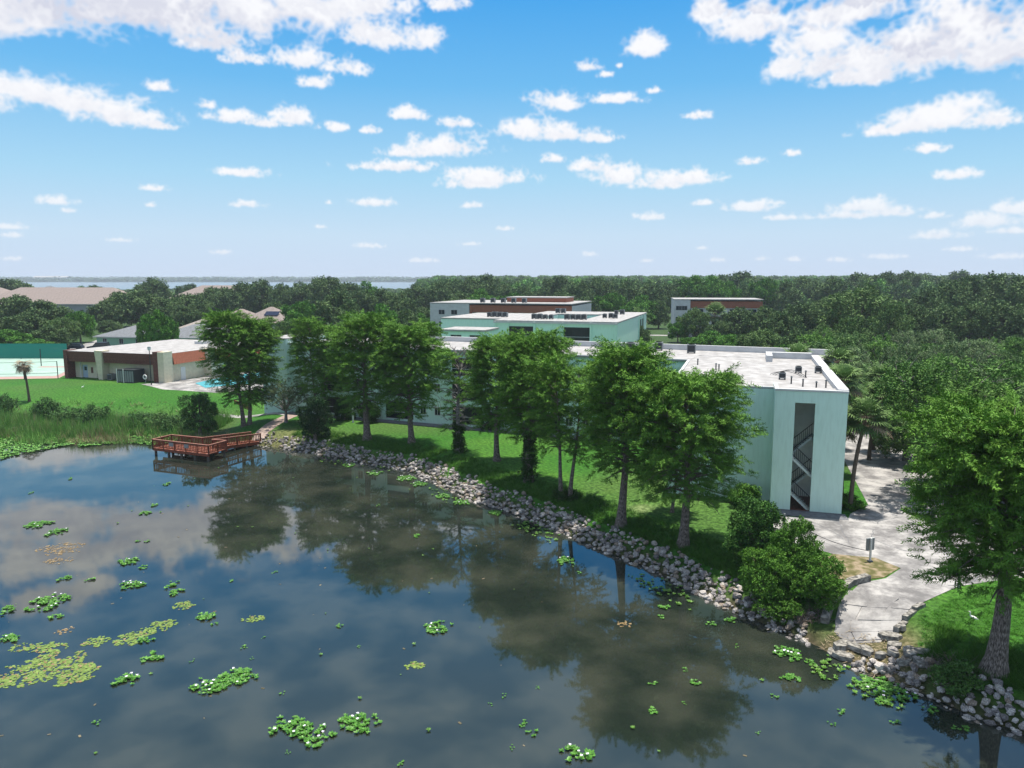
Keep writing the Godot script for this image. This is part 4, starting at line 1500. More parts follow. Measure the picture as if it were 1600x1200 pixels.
func dock() -> void:
	var t := thing("fishing_dock", Vector3.ZERO, 0, "red brown timber fishing dock with railings and a walkway to the bank", "dock")
	var FL := V(-39.2, 0.8, -82.1)
	var FR := V(-31.9, 0.8, -79.0)
	var ax := (FR - FL).normalized()
	var az := V(-ax.z, 0, ax.x) * -1.0     # towards the bank
	var W := FR.distance_to(FL)
	var D := 2.6
	var B := Basis(ax, Vector3.UP, -az)
	var n := int(W / 0.2)
	var board := bmesh(V(0.185, 0.05, D))
	for i in n:
		var o := part("deck_board", board, t, M.wood_pale if i % 5 == 2 else M.wood)
		o.transform = Transform3D(B, FL + ax * ((i + 0.5) * W / n) + az * D / 2 + V(0, R(-0.004, 0.004), 0))
	var g := Geo.new()
	for z in [0.05, D / 2, D - 0.05]:
		g.box(Transform3D(B, FL + ax * W / 2 + az * z - V(0, 0.16, 0)), V(W, 0.24, 0.09))
	part("joist", g.mesh(M.wood), t)
	# walkway from the back of the deck up to the bank
	var k0 := FL + ax * (W * 0.66) + az * D
	var k1 := V(-29.9, on_ground(-29.9, -87.9) + 0.06, -87.9)
	var wd := (k1 - k0)
	var wl := wd.length()
	var wx := V(wd.x, 0, wd.z).normalized()
	var side := V(-wx.z, 0, wx.x)
	var WB := Basis(wd.normalized(), side.cross(wd.normalized()), side)
	var half := 0.85
	n = int(wl / 0.2)
	board = bmesh(V(0.185, 0.05, half * 2))
	for i in n:
		var o := part("walkway_board", board, t, M.wood_pale if i % 7 == 3 else M.wood)
		o.transform = Transform3D(WB, k0 + wd * ((i + 0.5) / n))
	g = Geo.new()
	for s in [-1.0, 1.0]:
		g.box(Transform3D(WB, k0 + wd * 0.5 + side * s * (half - 0.05) - V(0, 0.18, 0)), V(wl, 0.26, 0.07))
	part("walkway_joist", g.mesh(M.wood), t)
	# piles
	g = Geo.new()
	for u in [0.03, 0.27, 0.5, 0.74, 0.97]:
		for z in [0.15, D - 0.15]:
			var p: Vector3 = FL + ax * W * u + az * z
			var q := Geo.new()
			q.tube(PackedVector3Array([V(p.x, -1.2, p.z), V(p.x, 0.72, p.z)]), PackedFloat32Array([0.14, 0.14]), 8)
			part("pile", q.mesh(M.pile), t)
	for u in [0.2, 0.45, 0.7]:
		for s in [-1.0, 1.0]:
			var p: Vector3 = k0 + wd * u + side * s * (half - 0.1)
			var q := Geo.new()
			q.tube(PackedVector3Array([V(p.x, -1.0, p.z), V(p.x, p.y - 0.08, p.z)]), PackedFloat32Array([0.11, 0.11]), 8)
			part("pile", q.mesh(M.pile), t)
	# railings
	var BL := FL + az * D
	var BR := FR + az * D
	var ml := k0 - side * half
	var mr := k0 + side * half
	if (ml - BL).dot(ax) > (mr - BL).dot(ax):
		var sw := ml
		ml = mr
		mr = sw
	var el := k1 + (ml - k0)
	var er := k1 + (mr - k0)
	var runs := [[BL, FL], [FL, FR], [FR, BR], [BL, ml], [mr, BR], [ml, el], [mr, er]]
	for r in runs:
		var a: Vector3 = r[0]
		var b: Vector3 = r[1]
		var d := b - a
		var L := d.length()
		if L < 0.3: continue
		var dx := V(d.x, 0, d.z).normalized()
		var rb := Basis(d.normalized(), V(-dx.z, 0, dx.x).cross(d.normalized()), V(-dx.z, 0, dx.x))
		var cap := part("cap_rail", bmesh(V(snappedf(L + 0.1, 0.01), 0.05, 0.16)), t, M.wood_pale)
		cap.transform = Transform3D(rb, (a + b) / 2 + V(0, 0.98, 0))
		for y in [0.88, 0.16]:
			var o := part("rail", bmesh(V(snappedf(L, 0.01), 0.09, 0.045)), t, M.wood)
			o.transform = Transform3D(rb, (a + b) / 2 + V(0, y, 0))
		var posts := maxi(1, int(round(L / 1.6)))
		for i in posts + 1:
			var p: Vector3 = a + d * (float(i) / posts)
			var o := part("post", bmesh(V(0.1, 1.14, 0.1)), t, M.wood)
			o.transform = Transform3D(Basis(Vector3.UP, atan2(-dx.z, dx.x)), p + V(0, 0.385, 0))
		var pk := int(L / 0.21)
		for i in pk:
			var p: Vector3 = a + d * ((i + 0.5) / pk)
			var o := part("picket", bmesh(V(0.06, 0.72, 0.06)), t, M.wood)
			o.transform = Transform3D(Basis(Vector3.UP, atan2(-dx.z, dx.x)), p + V(0, 0.52, 0))
	for u in [0.35, 0.62]:
		var o := part("notice_board", bmesh(V(0.62, 0.42, 0.03)), t, M.ac)
		o.transform = Transform3D(B, FL + ax * W * u - az * 0.07 + V(0, 0.62, 0))

func stone_mesh(sd: int) -> ArrayMesh:
	rng.seed = sd
	var p := PackedVector3Array()
	var phi := (1.0 + sqrt(5.0)) / 2.0
	for a in [V(0, 1, phi), V(0, -1, phi), V(0, 1, -phi), V(0, -1, -phi), V(1, phi, 0), V(-1, phi, 0), V(1, -phi, 0), V(-1, -phi, 0), V(phi, 0, 1), V(-phi, 0, 1), V(phi, 0, -1), V(-phi, 0, -1)]:
		p.append(a.normalized() * R(0.72, 1.15) * V(R(0.95, 1.1), R(0.62, 0.8), R(0.8, 1.0)) * 0.5)
	var g := Geo.new()
	for i in 12:
		for j in range(i + 1, 12):
			for k in range(j + 1, 12):
				var n := (p[j] - p[i]).cross(p[k] - p[i])
				var s := 0
				for q in 12:
					if q != i and q != j and q != k:
						s += 1 if n.dot(p[q] - p[i]) > 0.0 else -1
				if absi(s) == 9:
					if s > 0: g.tri(p[i], p[j], p[k])
					else: g.tri(p[i], p[k], p[j])
	return g.mesh(M.stone)

func riprap() -> void:
	rng.seed = 41
	var t := thing("rock_revetment", Vector3.ZERO, 0, "long bank of loose grey and white riprap stones along the lawn edge", "rock bank")
	var meshes := []
	for k in 10: meshes.append(stone_mesh(500 + k))
	rng.seed = 42
	var spots := []
	for i in range(9, 33):
		var a := SHORE[i]
		var b := SHORE[i + 1]
		var d := (b - a)
		var L := d.length()
		var nrm := Vector2(d.y, -d.x).normalized()
		for q in int(L * 36.0):
			var u := R(0, 1)
			var w := R(-0.35, 1.0)
			var p := a + d * u + nrm * (w * R(1.2, 2.0))
			if p.distance_to(RAMP) < 2.6 and R(0, 1) < 0.96: continue
			if absf(p.x + 28.0) < 2.3 and R(0, 1) < 0.45: continue
			var y := on_ground(p.x, p.y)
			if y > 1.32 or y < -0.5: continue
			spots.append([V(p.x, y + R(0.0, 0.24), p.y), lerpf(0.16, 0.56, pow(R(0, 1), 1.4)) * (0.9 if i < 14 else 1.0)])
	spots.sort_custom(func(m, n): return m[0].distance_squared_to(CAM) / (m[1] * m[1]) < n[0].distance_squared_to(CAM) / (n[1] * n[1]))
	var mm := MultiMesh.new()
	mm.transform_format = MultiMesh.TRANSFORM_3D
	mm.use_colors = true
	mm.mesh = meshes[3]
	mm.instance_count = maxi(0, spots.size() - 300)
	var tones := [Color(0.46, 0.44, 0.42), Color(0.32, 0.305, 0.30), Color(0.24, 0.225, 0.22), Color(0.58, 0.55, 0.50), Color(0.38, 0.32, 0.26), Color(0.68, 0.65, 0.61)]
	var mats := []
	for c in tones:
		var m: StandardMaterial3D = M.stone.duplicate()
		m.vertex_color_use_as_albedo = false
		m.albedo_color = c.linear_to_srgb()
		mats.append(m)
	for i in spots.size():
		var s = spots[i]
		var x := Transform3D(Basis.from_euler(V(R(-0.6, 0.6), R(0, TAU), R(-0.6, 0.6))).scaled(V(1, R(0.8, 1.1), 1) * s[1]), s[0])
		var tone := int(pow(R(0, 1), 1.25) * 6.0) % 6
		if i < 300:
			var o := part("stone", meshes[rng.randi() % 10], t, mats[tone])
			o.transform = x
		else:
			mm.set_instance_transform(i - 300, x)
			mm.set_instance_color(i - 300, tones[tone])
	var o := MultiMeshInstance3D.new()
	o.name = "small_stone"
	o.multimesh = mm
	t.add_child(o, true)
	o.set_meta("kind", "stuff")

# ---------------------------------------------------------------- water plants
func rosette(g: Geo, p: Vector3, s: float, a: Vector3, b: Vector3) -> void:
	var n := 5 + rng.randi() % 3
	var turn := R(0, TAU)
	for i in n:
		var az := turn + TAU * i / n + R(-0.3, 0.3)
		var d := V(cos(az), R(0.35, 1.2), sin(az)).normalized()
		var w := V(-sin(az), R(-0.3, 0.3), cos(az)) * s * 0.42
		var m := p + d * s * 0.55
		var tip := p + d * s * 1.05 + V(cos(az), 0, sin(az)) * s * 0.25
		var c := tint(a, b, R(0, 1), 0.2)
		g.tri(p, m - w, m + w, c)
		g.tri(m - w, tip, m + w, c)

func floating(p: Vector2, rx: float, rz: float, kind: int, label: String, group: String) -> void:
	var g := Geo.new()
	var called: String = ["water_hyacinth", "duckweed_mat", "dead_leaf_raft"][kind]
	var f := FastNoiseLite.new()
	f.seed = rng.randi() % 1000
	f.frequency = 0.9 / maxf(0.5, minf(rx, rz))
	var density: float = [42.0, 170.0, 40.0][kind]
	var n := clampi(int(rx * rz * 3.1416 * density), 5, 5200)
	for i in n:
		var az := R(0, TAU)
		var q := sqrt(R(0, 1))
		var dx := cos(az) * q
		var dz := sin(az) * q
		var nv := f.get_noise_2d(dx * rx, dz * rz)
		if q + nv * 1.1 > 0.86 and n > 8: continue
		if kind == 1 and absf(f.get_noise_2d(dx * rx * 1.7 + 31.0, dz * rz * 1.7)) < 0.10: continue
		var at := V(p.x + dx * rx, 0.015, p.y + dz * rz)
		if kind == 0:
			rosette(g, at, R(0.6, 1.15) * clampf(minf(rx, rz) * 0.36, 0.045, 0.135), Vector3(0.04, 0.14, 0.02), Vector3(0.11, 0.27, 0.05))
			if R(0, 1) < 0.05 and rx > 0.6:
				rosette(g, at + V(0, 0.13, 0), 0.07, Vector3(0.6, 0.58, 0.7), Vector3(0.8, 0.8, 0.85))
		else:
			var s := R(0.04, 0.10)
			var c := tint(Vector3(0.10, 0.155, 0.035), Vector3(0.17, 0.25, 0.06), R(0, 1), 0.15)
			if kind == 2 or R(0, 1) < 0.12: c = tint(Vector3(0.16, 0.11, 0.05), Vector3(0.27, 0.20, 0.11), R(0, 1), 0.2)
			var t0 := R(0, TAU)
			at.y = 0.008 + R(0, 0.012)
			for k in 4:
				var a0 := t0 + TAU * k / 4.0
				var a1 := t0 + TAU * (k + 1) / 4.0
				g.tri(at, at + V(cos(a0), 0, sin(a0)) * s, at + V(cos(a1), 0, sin(a1)) * s * R(0.8, 1.1), c)
	if g.v.is_empty(): return
	var o := part(numbered(called), g.mesh(M.waterleaf), self)
	tag(o, label, "water plant" if kind < 2 else "leaf raft", group)

func water_plants() -> void:
	rng.seed = 61
	var rows := [
		[-29.39, -42.41, 0.41, 0.69, 0, "green tuft cut by the left picture edge, upper", ""],
		[-26.99, -38.83, 0.75, 0.59, 0, "green tuft cut by the left picture edge, beside the duckweed", ""],
		[-43.27, -67.23, 0.23, 0.42, 0, "small lone green water tuft, 1st counting all small tufts from the left", "small tufts adrift on the pond"],
		[-24.82, -37.97, 1.68, 0.63, 1, "narrow duckweed band above the largest mat", ""],
		[-37.16, -58.18, 1.15, 0.95, 0, "thin green weed line far left below the reed bed reflection", ""],
		[-23, -35.77, 3.01, 1.95, 1, "largest pale green duckweed mat at the left edge", ""],
		[-27.66, -43.57, 1.11, 1.37, 0, "leafy green hyacinth cluster, upper one of two near the left edge", ""],
		[-34.67, -56.34, 0.68, 1.04, 0, "small green weed tuft below the far left weed line", ""],
		[-26.01, -41.73, 0.44, 0.5, 0, "small green hyacinth cluster just below the leafy left edge cluster", ""],
		[-31.05, -50.47, 0.96, 0.72, 2, "rust brown raft of dead leaves, lower narrow one", ""],
		[-32.23, -52.72, 1.74, 1.44, 2, "rust brown raft of dead leaves under the cloud reflection, upper", ""],
		[-24.58, -39.88, 0.53, 0.54, 2, "brownish weed scrap above the duckweed mat", ""],
		[-28.81, -47.2, 0.41, 0.53, 0, "small lone green water tuft, 2nd counting all small tufts from the left", "small tufts adrift on the pond"],
		[-42.59, -72.12, 0.31, 0.48, 0, "small lone green water tuft, 3rd counting all small tufts from the left", "small tufts adrift on the pond"],
		[-27.05, -46.99, 0.37, 0.47, 0, "small lone green water tuft, 4th counting all small tufts from the left", "small tufts adrift on the pond"],
		[-18.1, -31.08, 0.19, 0.25, 0, "small lone green water tuft, 5th counting all small tufts from the left", "small tufts adrift on the pond"],
		[-22.14, -38.61, 0.75, 0.65, 1, "duckweed island between mat and hyacinths", ""],
		[-18.61, -34.62, 0.62, 0.65, 0, "hyacinth tuft at the lower right of the duckweed mat", ""],
		[-26.19, -50.23, 0.7, 0.71, 0, "small lone green water tuft, 6th counting all small tufts from the left", "small tufts adrift on the pond"],
		[-20.45, -38.98, 0.86, 0.89, 1, "duckweed island right of the mat, lower left of three", ""],
		[-23.9, -46.16, 0.77, 0.81, 0, "green tuft row below the cloud reflection, left of two neighbours", ""],
		[-27.47, -54.34, 0.24, 0.28, 0, "small lone green water tuft, 7th counting all small tufts from the left", "small tufts adrift on the pond"],
		[-24.68, -49.06, 0.3, 0.46, 0, "small lone green water tuft, 8th counting all small tufts from the left", "small tufts adrift on the pond"],
		[-19.52, -38.68, 0.44, 0.44, 0, "bright hyacinth tuft at the end of the duckweed islands", ""],
		[-20.01, -39.73, 0.59, 0.61, 1, "duckweed island in the middle of three", ""],
		[-26.91, -54.34, 0.24, 0.35, 0, "small lone green water tuft, 10th counting all small tufts from the left", "small tufts adrift on the pond"],
		[-30.13, -61.15, 0.47, 0.61, 0, "small lone green water tuft, 9th counting all small tufts from the left", "small tufts adrift on the pond"],
		[-18.27, -36.87, 0.59, 0.6, 0, "hyacinth tuft right of the largest duckweed mat", ""],
		[-30.49, -63.3, 0.33, 0.46, 0, "small lone green water tuft, 11th counting all small tufts from the left", "small tufts adrift on the pond"],
		[-19.45, -40.59, 0.79, 0.8, 1, "duckweed strip pointing up right, upper right of three", ""],
		[-32.4, -70.04, 0.36, 0.56, 0, "small lone green water tuft, 12th counting all small tufts from the left", "small tufts adrift on the pond"],
		[-21.48, -46.26, 0.44, 0.61, 0, "upper small tuft right of the green tuft row", ""],
		[-20.68, -45.07, 0.47, 0.58, 0, "lower small tuft right of the green tuft row", ""],
		[-19.38, -43.21, 0.64, 0.63, 1, "oval duckweed patch above the duckweed strip", ""],
		[-16.18, -36.54, 0.13, 0.2, 0, "small lone green water tuft, 13th counting all small tufts from the left", "small tufts adrift on the pond"],
		[-17.77, -41.73, 0.37, 0.38, 0, "small lone green water tuft, 14th counting all small tufts from the left", "small tufts adrift on the pond"],
		[-17.37, -41.65, 0.4, 0.59, 0, "small lone green water tuft, 15th counting all small tufts from the left", "small tufts adrift on the pond"],
		[-14.32, -34.26, 0.94, 0.99, 0, "thick hyacinth raft right of the duckweed mat, left half", ""],
		[-16.55, -40.75, 0.25, 0.32, 0, "small lone green water tuft, 16th counting all small tufts from the left", "small tufts adrift on the pond"],
		[-17.99, -46.88, 0.2, 0.26, 0, "small lone green water tuft, 17th counting all small tufts from the left", "small tufts adrift on the pond"],
		[-13.2, -34.97, 0.96, 0.78, 0, "thick hyacinth raft right of the duckweed mat, right half", ""],
		[-14.02, -37.97, 0.2, 0.28, 0, "small lone green water tuft, 18th counting all small tufts from the left", "small tufts adrift on the pond"],
		[-13.23, -36.81, 0.12, 0.2, 0, "small lone green water tuft, 19th counting all small tufts from the left", "small tufts adrift on the pond"],
		[-14.73, -41.4, 0.65, 0.5, 1, "pale elongated weed patch left of the lone middle hyacinth", ""],
		[-13.36, -39.05, 0.15, 0.22, 0, "small lone green water tuft, 20th counting all small tufts from the left", "small tufts adrift on the pond"],
		[-15.56, -48.28, 0.19, 0.28, 0, "small lone green water tuft, 21st counting all small tufts from the left", "small tufts adrift on the pond"],
		[-10.72, -33.41, 0.15, 0.25, 0, "small lone green water tuft, 22nd counting all small tufts from the left", "small tufts adrift on the pond"],
		[-9.14, -28.99, 0.12, 0.15, 0, "small lone green water tuft, 23rd counting all small tufts from the left", "small tufts adrift on the pond"],
		[-9.62, -30.84, 0.88, 0.86, 0, "flowering hyacinth raft at the bottom, left lobe", ""],
		[-8.39, -30.14, 0.89, 0.87, 0, "flowering hyacinth raft at the bottom, lowest middle lobe", ""],
		[-9.55, -40.51, 0.21, 0.36, 0, "small lone green water tuft, 24th counting all small tufts from the left", "small tufts adrift on the pond"],
		[-16.81, -77.21, 0.66, 0.82, 0, "small lone green water tuft, 25th counting all small tufts from the left", "small tufts adrift on the pond"],
		[-6.67, -31.03, 0.97, 0.87, 0, "flowering hyacinth raft at the bottom, right lobe", ""],
		[-8.08, -38.11, 0.12, 0.18, 0, "small lone green water tuft, 26th counting all small tufts from the left", "small tufts adrift on the pond"],
		[-13.62, -74.08, 0.82, 0.88, 0, "small lone green water tuft, 27th counting all small tufts from the left", "small tufts adrift on the pond"],
		[-11.43, -63.3, 0.22, 0.37, 0, "small lone green water tuft, 28th counting all small tufts from the left", "small tufts adrift on the pond"],
		[-4.46, -28.24, 0.18, 0.25, 0, "small lone green water tuft, 29th counting all small tufts from the left", "small tufts adrift on the pond"],
		[-10.19, -72.12, 0.99, 1.07, 0, "small lone green water tuft, 30th counting all small tufts from the left", "small tufts adrift on the pond"],
		[-4.86, -36.09, 0.61, 0.45, 1, "yellowish weed patch below the lone middle hyacinth", ""],
		[-7.1, -55.47, 0.34, 0.36, 0, "small lone green water tuft, 31st counting all small tufts from the left", "small tufts adrift on the pond"],
		[-8.7, -70.04, 0.84, 0.9, 0, "small lone green water tuft, 32nd counting all small tufts from the left", "small tufts adrift on the pond"],
		[-4.04, -40.27, 0.85, 0.79, 0, "lone elongated hyacinth cluster in the middle of the open water", ""],
		[-6.12, -66, 0.68, 0.8, 0, "small lone green water tuft, 33rd counting all small tufts from the left", "small tufts adrift on the pond"],
		[-4.3, -64.05, 0.77, 0.85, 0, "small lone green water tuft, 34th counting all small tufts from the left", "small tufts adrift on the pond"],
		[-0.99, -32.5, 0.12, 0.18, 0, "small lone green water tuft, 35th counting all small tufts from the left", "small tufts adrift on the pond"],
		[-1.32, -61.15, 0.63, 0.78, 0, "small lone green water tuft, 36th counting all small tufts from the left", "small tufts adrift on the pond"],
		[-0.36, -33.25, 0.13, 0.22, 0, "small lone green water tuft, 37th counting all small tufts from the left", "small tufts adrift on the pond"],
		[0, -29.33, 0.12, 0.2, 0, "small lone green water tuft, 38th counting all small tufts from the left", "small tufts adrift on the pond"],
		[0.47, -31.03, 0.21, 0.39, 0, "small lone green water tuft, 39th counting all small tufts from the left", "small tufts adrift on the pond"],
		[0.87, -30.28, 0.27, 0.25, 0, "small lone green water tuft, 40th counting all small tufts from the left", "small tufts adrift on the pond"],
		[1.21, -33.98, 0.14, 0.14, 0, "small lone green water tuft, 41st counting all small tufts from the left", "small tufts adrift on the pond"],
		[3.72, -50.35, 0.74, 0.84, 0, "yellow green clump near the rocks in the trunk reflection", ""],
		[2.61, -28.9, 0.73, 0.55, 0, "hyacinth cluster at the bottom picture edge right of centre", ""],
		[4.41, -48.28, 0.21, 0.33, 0, "small lone green water tuft, 43rd counting all small tufts from the left", "small tufts adrift on the pond"],
		[5.14, -56.64, 0.24, 0.37, 0, "small lone green water tuft, 42nd counting all small tufts from the left", "small tufts adrift on the pond"],
		[7.02, -52.21, 0.23, 0.32, 0, "small lone green water tuft, 44th counting all small tufts from the left", "small tufts adrift on the pond"],
		[6.38, -40.75, 0.54, 0.48, 2, "orange brown leaf raft in the dark tree reflection", ""],
		[7.69, -47.73, 0.25, 0.32, 0, "small lone green water tuft, 45th counting all small tufts from the left", "small tufts adrift on the pond"],
		[8.52, -46.47, 0.24, 0.31, 0, "small lone green water tuft, 46th counting all small tufts from the left", "small tufts adrift on the pond"],
		[6.73, -34.38, 0.24, 0.25, 0, "small lone green water tuft, 47th counting all small tufts from the left", "small tufts adrift on the pond"],
		[6.35, -31.98, 0.26, 0.28, 0, "small lone green water tuft, 48th counting all small tufts from the left", "small tufts adrift on the pond"],
		[8.58, -41.56, 0.29, 0.33, 0, "small lone green water tuft, 49th counting all small tufts from the left", "small tufts adrift on the pond"],
		[9.02, -42.85, 0.41, 0.44, 0, "small lone green water tuft, 50th counting all small tufts from the left", "small tufts adrift on the pond"],
		[7.86, -32.6, 0.13, 0.19, 0, "small lone green water tuft, 52nd counting all small tufts from the left", "small tufts adrift on the pond"],
		[8.54, -35.65, 0.19, 0.25, 0, "small lone green water tuft, 51st counting all small tufts from the left", "small tufts adrift on the pond"],
		[8.74, -34.5, 0.31, 0.41, 0, "small lone green water tuft, 53rd counting all small tufts from the left", "small tufts adrift on the pond"],
		[11.11, -40.75, 0.36, 0.28, 0, "small lone green water tuft, 54th counting all small tufts from the left", "small tufts adrift on the pond"],
		[12.3, -41.15, 0.43, 0.37, 0, "small lone green water tuft, 55th counting all small tufts from the left", "small tufts adrift on the pond"],
		[11.78, -38.11, 0.17, 0.25, 0, "small lone green water tuft, 56th counting all small tufts from the left", "small tufts adrift on the pond"],
		[10.5, -30.37, 0.12, 0.14, 0, "small lone green water tuft, 57th counting all small tufts from the left", "small tufts adrift on the pond"],
		[12.11, -33.14, 0.21, 0.25, 0, "small lone green water tuft, 58th counting all small tufts from the left", "small tufts adrift on the pond"],
		[14.24, -37.28, 0.76, 0.88, 0, "green weed patch off the thicket by the boat ramp", ""],
		[13.47, -34.85, 0.53, 0.36, 0, "small lone green water tuft, 59th counting all small tufts from the left", "small tufts adrift on the pond"],
		[15.02, -36.22, 0.35, 0.32, 0, "small lone green water tuft, 60th counting all small tufts from the left", "small tufts adrift on the pond"],
		[13.92, -31.08, 0.17, 0.25, 0, "small lone green water tuft, 61st counting all small tufts from the left", "small tufts adrift on the pond"],
		[14.79, -31.93, 0.34, 0.25, 0, "small lone green water tuft, 62nd counting all small tufts from the left", "small tufts adrift on the pond"],
		[17.22, -34.26, 1.22, 0.81, 0, "green weed bed at the shore under the straw bank, left part", ""],
		[16.88, -32.6, 0.35, 0.32, 0, "small lone green water tuft, 63rd counting all small tufts from the left", "small tufts adrift on the pond"],
		[16.71, -31.08, 0.28, 0.25, 0, "small lone green water tuft, 64th counting all small tufts from the left", "small tufts adrift on the pond"],
		[17.78, -33.25, 1.04, 0.66, 0, "green weed bed at the shore under the straw bank, right part", ""],
		[18.64, -32.08, 0.43, 0.31, 0, "small lone green water tuft, 65th counting all small tufts from the left", "small tufts adrift on the pond"],
		[19.22, -30.6, 0.41, 0.28, 0, "small lone green water tuft, 66th counting all small tufts from the left", "small tufts adrift on the pond"],
	]
	for r in rows:
		floating(Vector2(r[0], r[1]), r[2], r[3], r[4], r[5], r[6])
	# scraps adrift that nobody would count
	var g := Geo.new()
	for i in 170:
		var x := R(-34, 14)
		var z := R(-80, -20)
		if shore_distance(x, z) > -1.0: continue
		if x > 2.0 and z < -40.0 and R(0, 1) < 0.4: continue
		var s := R(0.03, 0.10)
		if R(0, 1) < 0.45:
			rosette(g, V(x, 0.012, z), s * 1.3, Vector3(0.05, 0.14, 0.02), Vector3(0.13, 0.24, 0.06))
		else:
			var c := tint(Vector3(0.08, 0.07, 0.04), Vector3(0.17, 0.14, 0.09), R(0, 1))
			var a := R(0, TAU)
			g.quad(V(x, 0.012, z), V(x + cos(a) * s * 2, 0.014, z + sin(a) * s * 2), V(x + cos(a) * s * 2 - sin(a) * s, 0.013, z + sin(a) * s * 2 + cos(a) * s), V(x - sin(a) * s, 0.012, z + cos(a) * s), c)
	var o := part("floating_debris", g.mesh(M.waterleaf), self)
	o.set_meta("kind", "stuff")
	# plants along the foot of the rocks
	g = Geo.new()
	for i in 900:
		var k := 10 + rng.randi() % 22
		var u := R(0, 1)
		var p := SHORE[k].lerp(SHORE[k + 1], u)
		var d := (SHORE[k + 1] - SHORE[k]).normalized()
		var nrm := Vector2(-d.y, d.x)
		p += nrm * R(0.3, 2.4)
		if sin(p.x * 0.9) + sin(p.y * 0.55 + 1.0) + R(-0.5, 0.5) < 0.75: continue
		rosette(g, V(p.x, 0.01, p.y), R(0.08, 0.17), Vector3(0.05, 0.14, 0.02), Vector3(0.13, 0.25, 0.05))
	o = part("shore_weed", g.mesh(M.waterleaf), self)
	o.set_meta("kind", "stuff")

func marsh() -> void:
	rng.seed = 71
	# hyacinth and pennywort mat at the left edge of the pond
	var g := Geo.new()
	for i in 5200:
		var x := R(-75, -36)
		var z := R(-92, -74)
		var d := shore_distance(x, z)
		var reach := lerpf(1.2, 13.0, smoothstep(-50.5, -57.0, x))
		if d < -reach + sin(x * 0.8) * 0.8 or d > 3.0: continue
		rosette(g, V(x, maxf(0.01, on_ground(x, z)), z), R(0.16, 0.32), Vector3(0.045, 0.17, 0.02), Vector3(0.16, 0.32, 0.08))
	var o := part("water_hyacinth_mat", g.mesh(M.waterleaf), self)
	o.set_meta("kind", "stuff")
	# reeds and tall grass
	g = Geo.new()
	var f := FastNoiseLite.new()
	f.seed = 9
	f.frequency = 0.16
	for i in 17000:
		var x := R(-82, -33)
		var z := R(-116, -84)
		var d := shore_distance(x, z)
		if d < -0.8 or d > 23.0: continue
		if z < -101.0 - f.get_noise_2d(x, 3.0) * 5.0 and R(0, 1) < 0.9: continue
		if x > -37.0 and z < -89.0: continue
		var nv := f.get_noise_2d(x, z)
		if nv < -0.25: continue
		var h := lerpf(0.9, 2.1, clampf(nv * 1.8 + 0.3, 0, 1)) * R(0.5, 1.3)
		if d < 1.5: h *= 0.65
		if d > 12.0: h *= 0.5
		var c := tint(Vector3(0.06, 0.17, 0.028), Vector3(0.17, 0.34, 0.08), R(0, 1) + nv * 0.9, 0.25)
		var dry := 0.14 + 0.3 * f.get_noise_2d(x * 0.6 + 50.0, z * 0.6) + (0.45 if d < 2.2 and x > -52.0 else 0.0)
		if R(0, 1) < dry: c = tint(Vector3(0.24, 0.18, 0.10), Vector3(0.30, 0.26, 0.16), R(0, 1))
		g.add(tufts[rng.randi() % 4], Transform3D(Basis(Vector3.UP, R(0, TAU)).scaled(V(1.5 * R(0.8, 1.4), h, 1.5)), G(x, z) - V(0, 0.05, 0)), c)
	o = part("reed_bed", g.mesh(M.leaf), self)
	o.set_meta("kind", "stuff")
	# long grass along the top of the rocks and under the near cypress
	g = Geo.new()
	for i in 9000:
		var k := 9 + rng.randi() % 24
		var p := SHORE[k].lerp(SHORE[k + 1], R(0, 1))
		var d := (SHORE[k + 1] - SHORE[k]).normalized()
		var nrm := Vector2(d.y, -d.x)
		p += nrm * (1.9 + pow(R(0, 1), 1.6) * 3.0)
		if p.distance_to(RAMP) < 3.6 or p.distance_to(Vector2(21.5, -43.5)) < 2.6: continue
		if absf(p.x + 28.5) < 3.0: continue
		var y := on_ground(p.x, p.y)
		if y < 0.8: continue
		g.add(tufts[rng.randi() % 4], Transform3D(Basis(Vector3.UP, R(0, TAU)).scaled(V(1, R(0.22, 0.5), 1)), V(p.x, y - 0.03, p.y)), tint(Vector3(0.032, 0.10, 0.012), Vector3(0.065, 0.175, 0.02), R(0, 1)))
	o = part("bank_grass", g.mesh(M.leaf), self)
	o.set_meta("kind", "stuff")
	# mown lawn: short blades on the near lawns, where they still show
	g = Geo.new()
	for i in 18000:
		var x := R(17, 40)
		var z := R(-44, -22)
		var q := Vector2(x, z)
		if shore_distance(x, z) < 1.6: continue
		if q.distance_to(RAMP) < 3.0: continue
		if z < -37.0 - (x - 19.5) * 0.72: continue
		if x < 20.0 and z < -36.0: continue
		g.add(tufts[rng.randi() % 4], Transform3D(Basis(Vector3.UP, R(0, TAU)).scaled(V(0.8, R(0.08, 0.2), 0.8)), G(x, z)), tint(Vector3(0.036, 0.14, 0.012), Vector3(0.07, 0.21, 0.022), R(0, 1)))
	o = part("lawn_grass", g.mesh(M.leaf), self)
	o.set_meta("kind", "stuff")
	# straw and dead twigs washed up below the ramp
	g = Geo.new()
	for i in 900:
		var x := R(15.6, 21.4)
		var z := R(-38.6, -33.4)
		var d := shore_distance(x, z)
		if d < -0.3 or d > 2.4: continue
		if Vector2(x, z).distance_to(Vector2(18.7, -36.2)) > 3.0: continue
		var a := R(0, TAU)
		var l := R(0.15, 0.5)
		var p := G(x, z) + V(0, R(0.03, 0.12), 0)
		var e := V(cos(a), R(-0.15, 0.3), sin(a)) * l
		var w := V(-sin(a), 0, cos(a)) * 0.018
		g.tri(p - w, p + w, p + e, tint(Vector3(0.20, 0.155, 0.10), Vector3(0.36, 0.30, 0.21), R(0, 1)))
	o = part("washed_up_straw", g.mesh(M.leaf), self)
	o.set_meta("kind", "stuff")

